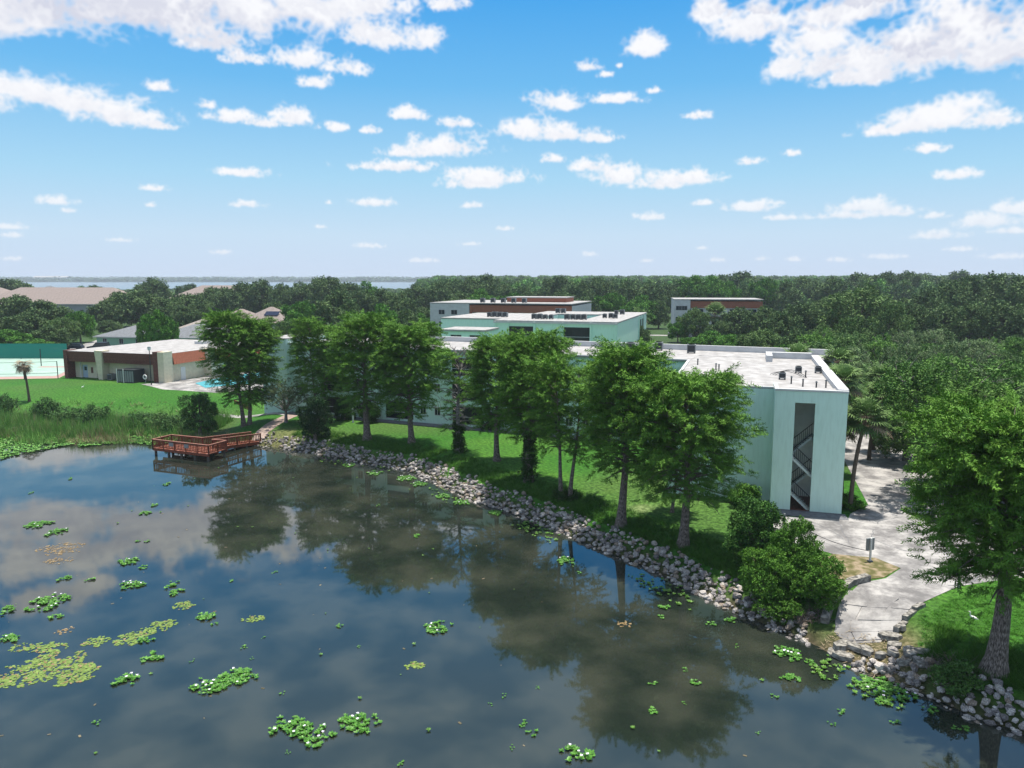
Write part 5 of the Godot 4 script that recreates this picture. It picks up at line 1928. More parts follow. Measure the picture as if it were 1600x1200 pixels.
# ---------------------------------------------------------------- trees
func bank_trees() -> void:
	# x, z, height, radius, crown base, widest, stems, thickness, density, label, bare, ivy
	var rows := [
		[-32.9, -93.3, 13.7, 3.7, 0.24, 0.68, 2, 0.62, 1.75, "full round cypress with twin trunks at the shore end of the dock walkway", 0.0, 0.0],
		[-23.8, -93.5, 12.7, 2.6, 0.22, 0.75, 2, 0.42, 1.2, "slender loose cypress behind the dark ivy mound, right of the blank end wall", 0.12, 0.0],
		[-16.2, -83.8, 13.5, 3.6, 0.26, 0.76, 1, 0.72, 0.95, "tall cypress with one straight trunk, second to the right of the ivy mound", 0.0, 0.0],
		[-10.9, -81.5, 12.5, 3.7, 0.27, 0.74, 1, 0.62, 1.2, "broad topped cypress just left of the half dead tree", 0.0, 0.0],
		[-5.4, -77.1, 10.9, 2.7, 0.22, 0.7, 1, 0.55, 0.75, "half dead cypress with grey bare twigs in its top and an ivy covered trunk", 0.72, 0.5],
		[-1.4, -73.2, 11.9, 3.1, 0.33, 0.72, 1, 0.55, 1.1, "dark trunked cypress just right of the half dead tree", 0.05, 0.0],
		[1.6, -66.1, 12.6, 3.6, 0.34, 0.74, 1, 0.68, 1.05, "cypress with the thickest shaggy ivy trunk in the middle of the row", 0.0, 0.6],
		[4.5, -61.0, 11.4, 2.8, 0.38, 0.72, 2, 0.46, 0.95, "cypress with a forked double trunk, third from the tower end of the row", 0.06, 0.12],
		[8.1, -54.4, 12.9, 3.4, 0.33, 0.74, 1, 0.62, 1.1, "cypress with pale flared foot on the bank, left of the broadest one", 0.03, 0.0],
		[11.7, -50.2, 11.2, 4.3, 0.31, 0.62, 1, 0.62, 1.3, "broad spreading cypress closest to the teal stair tower", 0.02, 0.0],
		[22.3, -33.4, 11.7, 4.2, 0.38, 0.68, 1, 0.82, 1.7, "near cypress with thick grey trunk on the grass right of the boat ramp", 0.0, 0.0],
	]
	var k := 0
	for r in rows:
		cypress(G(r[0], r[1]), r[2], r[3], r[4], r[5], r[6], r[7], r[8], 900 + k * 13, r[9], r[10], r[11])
		k += 1
	# two thin young trunks behind the row
	for q in [[1.1, -73.4, 6.5, "thin young trunk behind the shaggy ivy cypress"], [12.3, -56.7, 6.5, "thin young trunk behind the broadest cypress"]]:
		cypress(G(q[0], q[1]), q[2], 1.6, 0.45, 0.7, 1, 0.24, 0.6, 1300 + int(q[0]), q[3])

func shrubs_and_small_trees() -> void:
	var lush_a := Vector3(0.045, 0.125, 0.014)
	var lush_b := Vector3(0.10, 0.225, 0.03)
	var dark_a := Vector3(0.018, 0.05, 0.012)
	var dark_b := Vector3(0.045, 0.095, 0.022)
	# shore thicket by the ramp: tall dark shrub left, pale willows right
	var m := broadleaf(5.0, 1.9, 0.02, 13, 62, 0.36, Vector3(0.028, 0.085, 0.015), Vector3(0.065, 0.16, 0.03), 201, M.bark)
	plant("shore_shrub", m, G(15.0, -46.0), 0.3, Vector3.ONE, "taller darker shrub at the left of the thicket by the boat ramp", "shrub", "")
	m = broadleaf(3.4, 1.7, 0.02, 12, 90, 0.26, lush_a, lush_b, 202, M.bark)
	plant("willow_bush", m, G(14.6, -42.0), 1.3, Vector3.ONE, "pale green willow bush overhanging the water, left of the thicket's middle", "shrub", "")
	m = broadleaf(4.0, 1.8, 0.02, 13, 84, 0.26, lush_a, lush_b, 203, M.bark)
	plant("willow_bush", m, G(16.6, -43.2), 2.2, V(1, 1.05, 1), "tall feathery willow bush at the thicket's middle, against the driveway", "shrub", "")
	m = broadleaf(3.0, 1.7, 0.02, 12, 84, 0.26, lush_a, lush_b * 0.92, 204, M.bark)
	plant("willow_bush", m, G(17.2, -41.2), 0.7, Vector3.ONE, "rounded green bush at the right of the thicket beside the ramp kerb", "shrub", "")
	m = broadleaf(1.6, 1.4, 0.0, 8, 40, 0.26, lush_a * 0.8, lush_b * 0.8, 205, M.bark)
	plant("low_bush", m, G(14.9, -40.9), 0.7, V(1.1, 0.8, 1.1), "low green scrub at the waterline below the willow bushes", "shrub", "")
	# dead twigs under the thicket and near the right bank
	for q in [[16.4, -40.2, "grey tangle of dead twigs under the willow bush by the ramp"], [20.6, -33.9, "brown tangle of dead brush on the bank left of the near cypress"]]:
		rng.seed = 300 + int(q[0])
		var t := thing("dead_brush", G(q[0], q[1]), 0, q[2], "dead brush")
		var g := Geo.new()
		for i in 150:
			var a := V(R(-0.9, 0.9), 0, R(-0.7, 0.7))
			var d := V(R(-1, 1), R(0.2, 1.2), R(-1, 1)).normalized() * R(0.4, 1.0)
			g.tube(PackedVector3Array([a, a + d * 0.5 + V(0, 0.08, 0), a + d]), PackedFloat32Array([0.018, 0.012, 0.004]), 3)
		part("twig_tangle", g.mesh(M.bark), t)
	m = broadleaf(1.3, 1.0, 0.0, 7, 34, 0.3, dark_a * 1.6, dark_b * 1.7, 207, M.bark)
	plant("low_bush", m, G(20.4, -33.1), 0.2, V(1.2, 0.9, 1.0), "leafy low plant at the waterline left of the near cypress", "shrub", "")
	# ivy mound at the second cypress, small trees by the dock
	m = broadleaf(5.8, 1.9, 0.0, 13, 60, 0.42, Vector3(0.012, 0.042, 0.014), Vector3(0.03, 0.075, 0.024), 208, M.bark)
	plant("ivy_mound", m, G(-22.2, -85.2), 0, V(1.05, 1.0, 0.95), "dark cone of ivy and shrub right at the rocky shore", "shrub", "")
	m = broadleaf(6.4, 2.2, 0.1, 12, 46, 0.44, Vector3(0.03, 0.085, 0.02), Vector3(0.06, 0.14, 0.035), 209, M.bark)
	plant("willow_tree", m, G(-37.4, -90.5), 0, Vector3.ONE, "small leafy willow in the reeds directly left of the dock walkway", "tree", "")
	m = broadleaf(6.0, 3.4, 0.30, 13, 30, 0.34, Vector3(0.055, 0.095, 0.035), Vector3(0.11, 0.15, 0.07), 210, M.bark_grey, 0.8)
	plant("crape_myrtle", m, G(-27.9, -93.2), 0, V(1, 0.95, 1), "grey green multi stemmed small tree beside the brown path", "tree", "")
	m = broadleaf(12.0, 5.6, 0.46, 15, 74, 0.55, Vector3(0.045, 0.115, 0.022), Vector3(0.12, 0.23, 0.05), 211, M.bark_grey, 0.4)
	plant("overhanging_tree", m, G(34.2, -60.0), 0, Vector3.ONE, "high crowned tree leaning over the driveway behind the near cypress", "tree", "")
	# clipped hedges against the long facade
	var k := 0
	for q in [[-21.0, -94.9, 1.5, "dark hedge block beside the white post"], [-17.6, -93.5, 1.3, "dark hedge block left of the teal ground floor panel"], [-2.6, -88.4, 1.0, "dark shrub against the facade behind the half dead tree"], [3.0, -85.6, 1.1, "dark shrub against the facade behind the thick ivy trunk"], [9.5, -82.4, 1.1, "dark shrub against the facade left of the broadest cypress"], [16.6, -63.0, 0.9, "dark shrub at the wing wall, left one of two"], [18.6, -62.2, 0.9, "dark shrub at the wing wall, right one next to the tower"], [18.3, -58.6, 0.9, "pale leafy sapling at the corner of the stair tower"]]:
		m = broadleaf(2.2, 1.5, 0.0, 8, 34, 0.4, dark_a if k < 7 else lush_a, dark_b if k < 7 else lush_b, 220 + k, M.bark)
		plant("hedge_shrub", m, G(q[0], q[1]), k, V(1, q[2] * 0.9, 1), q[3], "shrub", "shrubs along the apartment house")
		k += 1
	var p := thing("bollard", G(-19.6, -93.2), 0, "short white post at the left end of the dark hedge", "post")
	bpart("shaft", p, M.white, -0.09, 0.09, -0.2, 1.8, -0.09, 0.09)
	# scrub in the marsh
	k = 0
	for q in [[-62.0, -100.5, 2.1, "first"], [-58.0, -99.0, 1.5, "second"], [-54.5, -98.5, 1.8, "third"], [-48.0, -97.0, 1.3, "fourth"], [-44.0, -94.8, 1.5, "fifth"], [-41.0, -93.0, 1.8, "sixth"], [-70.0, -104.0, 2.0, "seventh"]]:
		m = broadleaf(2.0, 2.0, 0.0, 8, 30, 0.42, Vector3(0.04, 0.10, 0.03), Vector3(0.10, 0.19, 0.06), 240 + k, M.bark)
		plant("marsh_bush", m, G(q[0], q[1]), k, V(1, q[2] * 0.62, 1), "low grey green bush in the reed bed, %s of the marsh bushes" % q[3], "shrub", "bushes in the reed bed")
		k += 1
	# palms
	m = fan_palm(1.0, 38, 1.9, 260, Vector3.ZERO)
	for q in [[26.0, -57.3, 7.2, 0.9, 0.0, 1.0, "leaning cabbage palm with the pale curved trunk beside the stair tower"], [25.7, -58.3, 6.6, -0.4, -0.1, 0.95, "dark trunked cabbage palm close behind the leaning one"], [25.6, -59.3, 6.2, 0.3, 0.2, 0.9, "third cabbage palm in the clump at the tower's corner"], [29.5, -69.0, 8.4, 0.3, 0.2, 1.05, "cabbage palm whose crown rises right beside the roof parapet"], [32.0, -74.0, 8.0, 0.4, 0.0, 1.0, "cabbage palm by the driveway, second behind the tower"], [34.0, -80.0, 9.0, 0.0, 0.4, 1.1, "cabbage palm by the far corner of the right wing"], [35.0, -73.5, 6.5, 0.5, 0.3, 1.0, "lower cabbage palm at the edge of the woods"], [31.0, -84.0, 9.0, 0.2, 0.3, 1.05, "cabbage palm behind the right wing's rear wall"], [37.5, -78.0, 7.5, 0.2, 0.3, 1.0, "shaggy cabbage palm deep in the wood's edge"]]:
		m = fan_palm(q[2], 34, 1.95 * q[5], 262 + int(q[2] * 10 + q[0]), V(q[3], 0, q[4]))
		plant("cabbage_palm", m, G(q[0], q[1]), 0, Vector3.ONE, q[6], "palm", "cabbage palms along the driveway")
	m = fan_palm(5.6, 26, 1.5, 280, V(-0.5, 0, 0), true)
	plant("dead_palm", m, G(-70.6, -111.0), 0, Vector3.ONE, "dying palm with drooping brown fronds standing alone in the left meadow", "palm", "")
	# palms by the middle building
	m = fan_palm(6.0, 30, 2.4, 281, V(0.4, 0, 0))
	plant("cabbage_palm", m, G(20.5, -124), 0, Vector3.ONE, "small palm in front of the mint block's right end", "palm", "")
	plant("date_palm", fan_palm(7.5, 34, 3.6, 283, V(0.4, 0, 0)), V(55, 2, -210), 0, Vector3.ONE, "spreading palm in front of the brown banded block", "palm", "")
	plant("cabbage_palm", fan_palm(7.0, 30, 3.0, 284, V(0.4, 0, 0)), V(33.5, 2, -205), 0, Vector3.ONE, "palm just right of the mint block's rear corner", "palm", "")
	# plants at the foot of the tower palms
	m = broadleaf(0.9, 0.8, 0.0, 6, 22, 0.3, lush_a, lush_b, 285, M.bark)
	plant("low_bush", m, G(26.3, -57.9), 0, V(1.2, 1, 2.2), "low bright plants around the feet of the tower palms", "shrub", "")

func woods() -> void:
	# variants, each about ten metres tall; copies are scaled
	var oak := []
	for k in 5: oak.append(broadleaf(10, 5.6, 0.12, 17, 34, 1.25, Vector3(0.045, 0.092, 0.032), Vector3(0.115, 0.185, 0.065), 400 + k, M.bark))
	var bright := []
	for k in 3: bright.append(broadleaf(10, 5.2, 0.12, 16, 34, 1.15, Vector3(0.045, 0.135, 0.018), Vector3(0.10, 0.245, 0.035), 420 + k, M.bark))
	var olive := []
	for k in 3: olive.append(broadleaf(10, 5.6, 0.08, 18, 40, 0.95, Vector3(0.06, 0.125, 0.034), Vector3(0.13, 0.21, 0.065), 440 + k, M.bark))
	var wild := []
	for k in 5: wild.append(broadleaf(9, 4.6, 0.03, 17, 62, 0.6, Vector3(0.05, 0.125, 0.026).lerp(Vector3(0.085, 0.15, 0.06), 0.5 * (k % 3)), Vector3(0.17, 0.33, 0.07).lerp(Vector3(0.17, 0.24, 0.11), 0.5 * (k % 3)), 460 + k, M.bark_grey, 0.7 if k % 2 else 0.25))
	var sets := {"o": oak, "b": bright, "l": olive, "w": wild}
	var protos := {}
	var counts := {}
	rng.seed = 480
	var rows := [
		[-123.24, -176, 4.9, 4.49, "b", "bright green tree, first from left in the clump beyond the tennis court", "trees beyond the tennis court"],
		[-137.9, -200, 8.18, 6.8, "o", "dark rounded oak, first from left in the clump beyond the tennis court", "trees beyond the tennis court"],
		[-272.13, -420, 17.74, 14.28, "o", "dark rounded oak, second from left in the clump beyond the tennis court", "trees beyond the tennis court"],
		[-115.1, -176, 5.64, 5.24, "b", "bright green tree, second from left in the clump beyond the tennis court", "trees beyond the tennis court"],
		[-155.02, -240, 11.89, 9.18, "o", "dark rounded oak, third from left in the clump beyond the tennis court", "trees beyond the tennis court"],
		[-126.27, -200, 8.18, 6.8, "o", "dark rounded oak, fourth from left in the clump beyond the tennis court", "trees beyond the tennis court"],
		[-107.34, -172, 4.04, 4.39, "b", "bright green tree, third from left in the clump beyond the tennis court", "trees beyond the tennis court"],
		[-134.32, -222, 10.84, 7.55, "o", "dark rounded oak, fifth from left in the clump beyond the tennis court", "trees beyond the tennis court"],
		[-109.87, -182, 5.99, 4.64, "o", "dark rounded oak, sixth from left in the clump beyond the tennis court", "trees beyond the tennis court"],
		[-114.28, -195, 7.44, 4.64, "l", "olive spreading tree, first from left in the clump beyond the tennis court", "trees beyond the tennis court"],
		[-115.35, -205, 9.48, 4.18, "b", "bright green tree, fourth from left in the clump beyond the tennis court", "trees beyond the tennis court"],
		[-232.6, -420, 13.27, 6.07, "b", "bright green tree, first from left in the grove behind the club house", "trees behind the club house"],
		[-231.03, -430, 13.18, 9.14, "o", "dark rounded oak, first from left in the grove behind the club house", "trees behind the club house"],
		[-138.98, -262, 9.66, 6.24, "o", "dark rounded oak, second from left in the grove behind the club house", "trees behind the club house"],
		[-123.13, -235, 4.62, 4, "o", "dark rounded oak, third from left in the grove behind the club house", "trees behind the club house"],
		[-137.4, -270, 12.75, 8.03, "o", "dark rounded oak, fourth from left in the grove behind the club house", "trees behind the club house"],
		[-124.81, -258, 14.02, 9.21, "o", "dark rounded oak, fifth from left in the grove behind the club house", "trees behind the club house"],
		[-82.7, -174, 9.09, 2.51, "b", "bright green tree, second from left in the grove behind the club house", "trees behind the club house"],
		[-162.32, -350, 18.26, 8.93, "o", "dark rounded oak, sixth from left in the grove behind the club house", "trees behind the club house"],
		[-79.24, -172, 10.47, 3.65, "b", "bright green tree, third from left in the grove behind the club house", "trees behind the club house"],
		[-109.67, -246, 10.53, 6.48, "o", "dark rounded oak, seventh from left in the grove behind the club house", "trees behind the club house"],
		[-77.77, -174, 9.38, 2.51, "b", "bright green tree, fourth from left in the grove behind the club house", "trees behind the club house"],
		[-100.83, -236, 8.87, 5.01, "o", "dark rounded oak, eighth from left in the grove behind the club house", "trees behind the club house"],
		[-174.93, -420, 13.96, 8.93, "o", "dark rounded oak, ninth from left in the grove behind the club house", "trees behind the club house"],
		[-108.41, -262, 12.68, 7.79, "o", "dark rounded oak, tenth from left in the grove behind the club house", "trees behind the club house"],
		[-102.57, -250, 10.01, 4.25, "o", "dark rounded oak, 11th from left in the grove behind the club house", "trees behind the club house"],
		[-82.18, -205, 6.25, 1.39, "b", "bright green tree, fifth from left in the grove behind the club house", "trees behind the club house"],
		[-116.58, -300, 13.96, 7.14, "o", "dark rounded oak, 12th from left in the grove behind the club house", "trees behind the club house"],
		[-115.31, -310, 14.35, 7.38, "o", "dark rounded oak, 13th from left in the grove behind the club house", "trees behind the club house"],
		[-112.09, -320, 15.57, 7.62, "o", "dark rounded oak, 14th from left in the grove behind the club house", "trees behind the club house"],
		[-106.81, -330, 16.86, 8.7, "o", "dark rounded oak, first from left in the belt left of the white flat roofs", "trees left of the white roofs"],
		[-53.55, -165, 7.74, 3.51, "l", "olive spreading tree, first from left in the belt left of the white flat roofs", "trees left of the white roofs"],
		[-76.67, -250, 10.01, 5.31, "o", "dark rounded oak, second from left in the belt left of the white flat roofs", "trees left of the white roofs"],
		[-95.18, -320, 15.3, 6.8, "o", "dark rounded oak, third from left in the belt left of the white flat roofs", "trees left of the white roofs"],
		[-50.19, -170, 8.16, 4.33, "l", "olive spreading tree, second from left in the belt left of the white flat roofs", "trees left of the white roofs"],
		[-90.5, -330, 15.78, 8.42, "o", "dark rounded oak, fourth from left in the belt left of the white flat roofs", "trees left of the white roofs"],
		[-56.03, -205, 12.35, 5.75, "b", "bright green tree, first from left in the belt left of the white flat roofs", "trees left of the white roofs"],
		[-42.58, -160, 8.7, 3.4, "l", "olive spreading tree, third from left in the belt left of the white flat roofs", "trees left of the white roofs"],
		[-79.19, -320, 18.97, 8.98, "o", "dark rounded oak, fifth from left in the belt left of the white flat roofs", "trees left of the white roofs"],
		[-47.32, -208, 13.99, 6.72, "o", "dark rounded oak, sixth from left in the belt left of the white flat roofs", "trees left of the white roofs"],
		[-72.22, -330, 16.32, 8.42, "o", "dark rounded oak, seventh from left in the belt left of the white flat roofs", "trees left of the white roofs"],
		[-53.59, -270, 13.86, 6.88, "o", "dark rounded oak, eighth from left in the belt left of the white flat roofs", "trees left of the white roofs"],
		[-64.03, -340, 15.73, 7.8, "b", "bright green tree, second from left in the belt left of the white flat roofs", "trees left of the white roofs"],
		[-31.46, -185, 11.02, 4.87, "b", "bright green tree, third from left in the belt left of the white flat roofs", "trees left of the white roofs"],
		[-45.11, -270, 13.42, 6.88, "o", "dark rounded oak, ninth from left in the belt left of the white flat roofs", "trees left of the white roofs"],
		[-37.94, -262, 12.89, 6.68, "o", "dark rounded oak, tenth from left in the belt left of the white flat roofs", "trees left of the white roofs"],
		[-26.49, -190, 9.9, 4.36, "o", "dark rounded oak, 11th from left in the belt left of the white flat roofs", "trees left of the white roofs"],
		[-39.66, -320, 15.3, 8.16, "o", "dark rounded oak, 12th from left in the belt left of the white flat roofs", "trees left of the white roofs"],
		[-25.9, -215, 7.49, 3.66, "b", "bright green tree, fourth from left in the belt left of the white flat roofs", "trees left of the white roofs"],
		[-26.13, -225, 9.26, 5.36, "o", "dark rounded oak, 13th from left in the belt left of the white flat roofs", "trees left of the white roofs"],
		[-29.08, -320, 15.3, 8.16, "o", "dark rounded oak, 14th from left in the belt left of the white flat roofs", "trees left of the white roofs"],
		[-24.53, -330, 16.32, 7.57, "o", "dark rounded oak, 15th from left in the belt left of the white flat roofs", "trees left of the white roofs"],
		[-17.87, -270, 12.75, 6.88, "o", "dark rounded oak, 16th from left in the belt left of the white flat roofs", "trees left of the white roofs"],
		[-17.7, -330, 17.94, 8.42, "o", "dark rounded oak, 17th from left in the belt left of the white flat roofs", "trees left of the white roofs"],
		[-11.17, -270, 13.42, 6.88, "b", "bright green tree, fifth from left in the belt left of the white flat roofs", "trees left of the white roofs"],
		[-9.82, -340, 18.51, 8.67, "o", "dark rounded oak, 18th from left in the belt left of the white flat roofs", "trees left of the white roofs"],
		[-2.73, -330, 15.78, 7.85, "o", "dark rounded oak, 19th from left in the belt left of the white flat roofs", "trees left of the white roofs"],
		[0, -280, 13.27, 5.95, "b", "bright green tree, sixth from left in the belt left of the white flat roofs", "trees left of the white roofs"],
		[5.29, -320, 14.52, 6.26, "o", "dark rounded oak, 20th from left in the belt left of the white flat roofs", "trees left of the white roofs"],
		[-9.68, -212, 9.03, 3.24, "o", "dark rounded oak, first from left in the belt between the two flat roofed blocks", "trees between the flat roofed blocks"],
		[-3.55, -214, 9.31, 3.64, "o", "dark rounded oak, second from left in the belt between the two flat roofed blocks", "trees between the flat roofed blocks"],
		[13.64, -330, 14.16, 7.01, "o", "dark rounded oak, third from left in the belt between the two flat roofed blocks", "trees between the flat roofed blocks"],
		[20.43, -330, 17.94, 8.42, "o", "dark rounded oak, fourth from left in the belt between the two flat roofed blocks", "trees between the flat roofed blocks"],
		[17.87, -270, 12.75, 6.88, "o", "dark rounded oak, fifth from left in the belt between the two flat roofed blocks", "trees between the flat roofed blocks"],
		[26.02, -300, 15.93, 7.14, "o", "dark rounded oak, sixth from left in the belt between the two flat roofed blocks", "trees between the flat roofed blocks"],
		[24.95, -262, 11.38, 6.68, "o", "dark rounded oak, seventh from left in the belt between the two flat roofed blocks", "trees between the flat roofed blocks"],
		[35.65, -320, 18.18, 8.16, "o", "dark rounded oak, eighth from left in the belt between the two flat roofed blocks", "trees between the flat roofed blocks"],
		[34.36, -268, 13.45, 6.38, "b", "bright green tree, first from left in the belt between the two flat roofed blocks", "trees between the flat roofed blocks"],
		[48.89, -320, 16.35, 8.16, "o", "dark rounded oak, ninth from left in the belt between the two flat roofed blocks", "trees between the flat roofed blocks"],
		[38.33, -250, 10.01, 4.25, "b", "bright green tree, second from left in the belt between the two flat roofed blocks", "trees between the flat roofed blocks"],
		[44.48, -262, 11.38, 6.24, "b", "bright green tree, third from left in the belt between the two flat roofed blocks", "trees between the flat roofed blocks"],
		[56.83, -320, 15.83, 8.16, "o", "dark rounded oak, tenth from left in the belt between the two flat roofed blocks", "trees between the flat roofed blocks"],
		[49.92, -262, 10.52, 4.45, "o", "dark rounded oak, 11th from left in the belt between the two flat roofed blocks", "trees between the flat roofed blocks"],
		[65.44, -330, 15.24, 7.01, "o", "dark rounded oak, 12th from left in the belt between the two flat roofed blocks", "trees between the flat roofed blocks"],
		[73.02, -340, 15.73, 5.78, "o", "dark rounded oak, 13th from left in the belt between the two flat roofed blocks", "trees between the flat roofed blocks"],
		[77.59, -330, 18.75, 9.26, "b", "bright green tree, fourth from left in the belt between the two flat roofed blocks", "trees between the flat roofed blocks"],
		[85.28, -325, 18.2, 9.12, "b", "bright green tree, fifth from left in the belt between the two flat roofed blocks", "trees between the flat roofed blocks"],
		[89.87, -320, 15.83, 5.98, "b", "bright green tree, sixth from left in the belt between the two flat roofed blocks", "trees between the flat roofed blocks"],
		[124.68, -420, 20.49, 14.28, "o", "dark rounded oak, 14th from left in the belt between the two flat roofed blocks", "trees between the flat roofed blocks"],
		[106.78, -340, 14.34, 7.22, "o", "dark rounded oak, 15th from left in the belt between the two flat roofed blocks", "trees between the flat roofed blocks"],
		[107.53, -330, 19.02, 7.01, "b", "bright green tree, seventh from left in the belt between the two flat roofed blocks", "trees between the flat roofed blocks"],
		[115.85, -330, 15.78, 8.42, "o", "dark rounded oak, 16th from left in the belt between the two flat roofed blocks", "trees between the flat roofed blocks"],
		[142.69, -380, 18.02, 9.69, "o", "dark rounded oak, 17th from left in the belt between the two flat roofed blocks", "trees between the flat roofed blocks"],
		[29.63, -178, 6.54, 2.72, "o", "dark rounded oak, first from left around the brown banded block", "trees round the brown banded block"],
		[44.33, -205, 6.25, 3.14, "b", "bright green tree, first from left around the brown banded block", "trees round the brown banded block"],
		[39.7, -170, 4.62, 2.89, "b", "bright green tree, second from left around the brown banded block", "trees round the brown banded block"],
		[48.47, -205, 9.99, 4.88, "l", "olive spreading tree, first from left around the brown banded block", "trees round the brown banded block"],
		[42.89, -166, 5.89, 4.66, "b", "bright green tree, third from left around the brown banded block", "trees round the brown banded block"],
		[52.98, -196, 6.74, 3.67, "o", "dark rounded oak, second from left around the brown banded block", "trees round the brown banded block"],
		[46.03, -160, 5.5, 4.08, "b", "bright green tree, fourth from left around the brown banded block", "trees round the brown banded block"],
		[60.37, -205, 9.99, 5.4, "o", "dark rounded oak, third from left around the brown banded block", "trees round the brown banded block"],
		[42.67, -140, 5.7, 2.62, "b", "bright green tree, fifth from left around the brown banded block", "trees round the brown banded block"],
		[50.32, -155, 7.94, 5.53, "l", "olive spreading tree, second from left around the brown banded block", "trees round the brown banded block"],
		[67.18, -205, 9.99, 5.23, "o", "dark rounded oak, fourth from left around the brown banded block", "trees round the brown banded block"],
		[63.54, -180, 9.4, 5.36, "o", "dark rounded oak, fifth from left around the brown banded block", "trees round the brown banded block"],
		[48.44, -135, 6.69, 2.87, "b", "bright green tree, sixth from left around the brown banded block", "trees round the brown banded block"],
		[51.88, -140, 8.39, 3.57, "o", "dark rounded oak, sixth from left around the brown banded block", "trees round the brown banded block"],
		[78.5, -205, 11.34, 6.1, "o", "dark rounded oak, seventh from left around the brown banded block", "trees round the brown banded block"],
		[147.53, -380, 15.53, 9.69, "o", "dark rounded oak, first from left on the rise at the right skyline", "trees at the right skyline"],
		[61.13, -150, 9.24, 4.46, "l", "olive spreading tree, first from left on the rise at the right skyline", "trees at the right skyline"],
		[136.17, -330, 17.94, 8.42, "o", "dark rounded oak, second from left on the rise at the right skyline", "trees at the right skyline"],
		[88.95, -215, 13.7, 6.94, "l", "olive spreading tree, second from left on the rise at the right skyline", "trees at the right skyline"],
		[66.04, -150, 10.49, 4.46, "l", "olive spreading tree, third from left on the rise at the right skyline", "trees at the right skyline"],
		[188.8, -420, 19.8, 12.5, "o", "dark rounded oak, third from left on the rise at the right skyline", "trees at the right skyline"],
		[83.29, -185, 16.34, 9.75, "l", "olive spreading tree, fourth from left on the rise at the right skyline", "trees at the right skyline"],
		[202.61, -420, 20.49, 10, "o", "dark rounded oak, fourth from left on the rise at the right skyline", "trees at the right skyline"],
		[81.37, -165, 12.52, 4.91, "l", "olive spreading tree, fifth from left on the rise at the right skyline", "trees at the right skyline"],
		[218.05, -430, 20.91, 10.96, "o", "dark rounded oak, fifth from left on the rise at the right skyline", "trees at the right skyline"],
		[96.69, -185, 10.71, 5.5, "o", "dark rounded oak, sixth from left on the rise at the right skyline", "trees at the right skyline"],
		[265.94, -500, 21.08, 14.88, "o", "dark rounded oak, seventh from left on the rise at the right skyline", "trees at the right skyline"],
		[120.04, -225, 14.08, 6.69, "o", "dark rounded oak, eighth from left on the rise at the right skyline", "trees at the right skyline"],
		[106.32, -190, 11.47, 6.14, "o", "dark rounded oak, ninth from left on the rise at the right skyline", "trees at the right skyline"],
		[129.19, -230, 16.27, 7.43, "o", "dark rounded oak, tenth from left on the rise at the right skyline", "trees at the right skyline"],
		[300.13, -520, 21.65, 17.68, "o", "dark rounded oak, 11th from left on the rise at the right skyline", "trees at the right skyline"],
		[141.62, -240, 17.79, 8.57, "o", "dark rounded oak, 12th from left on the rise at the right skyline", "trees at the right skyline"],
		[113.36, -190, 12.1, 6.14, "o", "dark rounded oak, 13th from left on the rise at the right skyline", "trees at the right skyline"],
		[149.49, -240, 18.38, 9.18, "o", "dark rounded oak, 14th from left on the rise at the right skyline", "trees at the right skyline"],
		[119.2, -188, 11.84, 6.39, "o", "dark rounded oak, 15th from left on the rise at the right skyline", "trees at the right skyline"],
		[330.18, -520, 21.22, 17.68, "o", "dark rounded oak, 16th from left on the rise at the right skyline", "trees at the right skyline"],
		[155.15, -235, 17.78, 8.99, "o", "dark rounded oak, 17th from left on the rise at the right skyline", "trees at the right skyline"],
		[124.2, -185, 11.93, 6.29, "o", "dark rounded oak, 18th from left on the rise at the right skyline", "trees at the right skyline"],
		[360.2, -520, 21.22, 17.68, "o", "dark rounded oak, 19th from left on the rise at the right skyline", "trees at the right skyline"],
		[159.52, -230, 17.02, 8.8, "o", "dark rounded oak, 20th from left on the rise at the right skyline", "trees at the right skyline"],
		[51.67, -128.62, 9.53, 4.22, "w", "tangled woodland tree, first from left in the thicket right of the driveway", "trees in the thicket right of the driveway"],
		[46.79, -112, 7.57, 2.86, "w", "tangled woodland tree, second from left in the thicket right of the driveway", "trees in the thicket right of the driveway"],
		[50.04, -115.36, 9.71, 4.74, "w", "tangled woodland tree, third from left in the thicket right of the driveway", "trees in the thicket right of the driveway"],
		[46.82, -105.32, 8.5, 4.68, "w", "tangled woodland tree, fourth from left in the thicket right of the driveway", "trees in the thicket right of the driveway"],
		[56.44, -125.49, 9.07, 4.82, "w", "tangled woodland tree, fifth from left in the thicket right of the driveway", "trees in the thicket right of the driveway"],
		[45.22, -100, 6.95, 2.98, "w", "tangled woodland tree, sixth from left in the thicket right of the driveway", "trees in the thicket right of the driveway"],
		[42.27, -88, 6.35, 2.92, "w", "tangled woodland tree, seventh from left in the thicket right of the driveway", "trees in the thicket right of the driveway"],
		[56.16, -116.16, 9.47, 4.14, "w", "tangled woodland tree, eighth from left in the thicket right of the driveway", "trees in the thicket right of the driveway"],
		[47.65, -94.58, 8.4, 4.47, "w", "tangled woodland tree, ninth from left in the thicket right of the driveway", "trees in the thicket right of the driveway"],
		[41.43, -81, 6.19, 2.75, "w", "tangled woodland tree, tenth from left in the thicket right of the driveway", "trees in the thicket right of the driveway"],
		[52.28, -101.02, 9.37, 4.12, "w", "tangled woodland tree, 11th from left in the thicket right of the driveway", "trees in the thicket right of the driveway"],
		[66.12, -127.78, 9.32, 4.33, "w", "tangled woodland tree, 12th from left in the thicket right of the driveway", "trees in the thicket right of the driveway"],
		[38.38, -73.11, 7.35, 4.33, "w", "tangled woodland tree, 13th from left in the thicket right of the driveway", "trees in the thicket right of the driveway"],
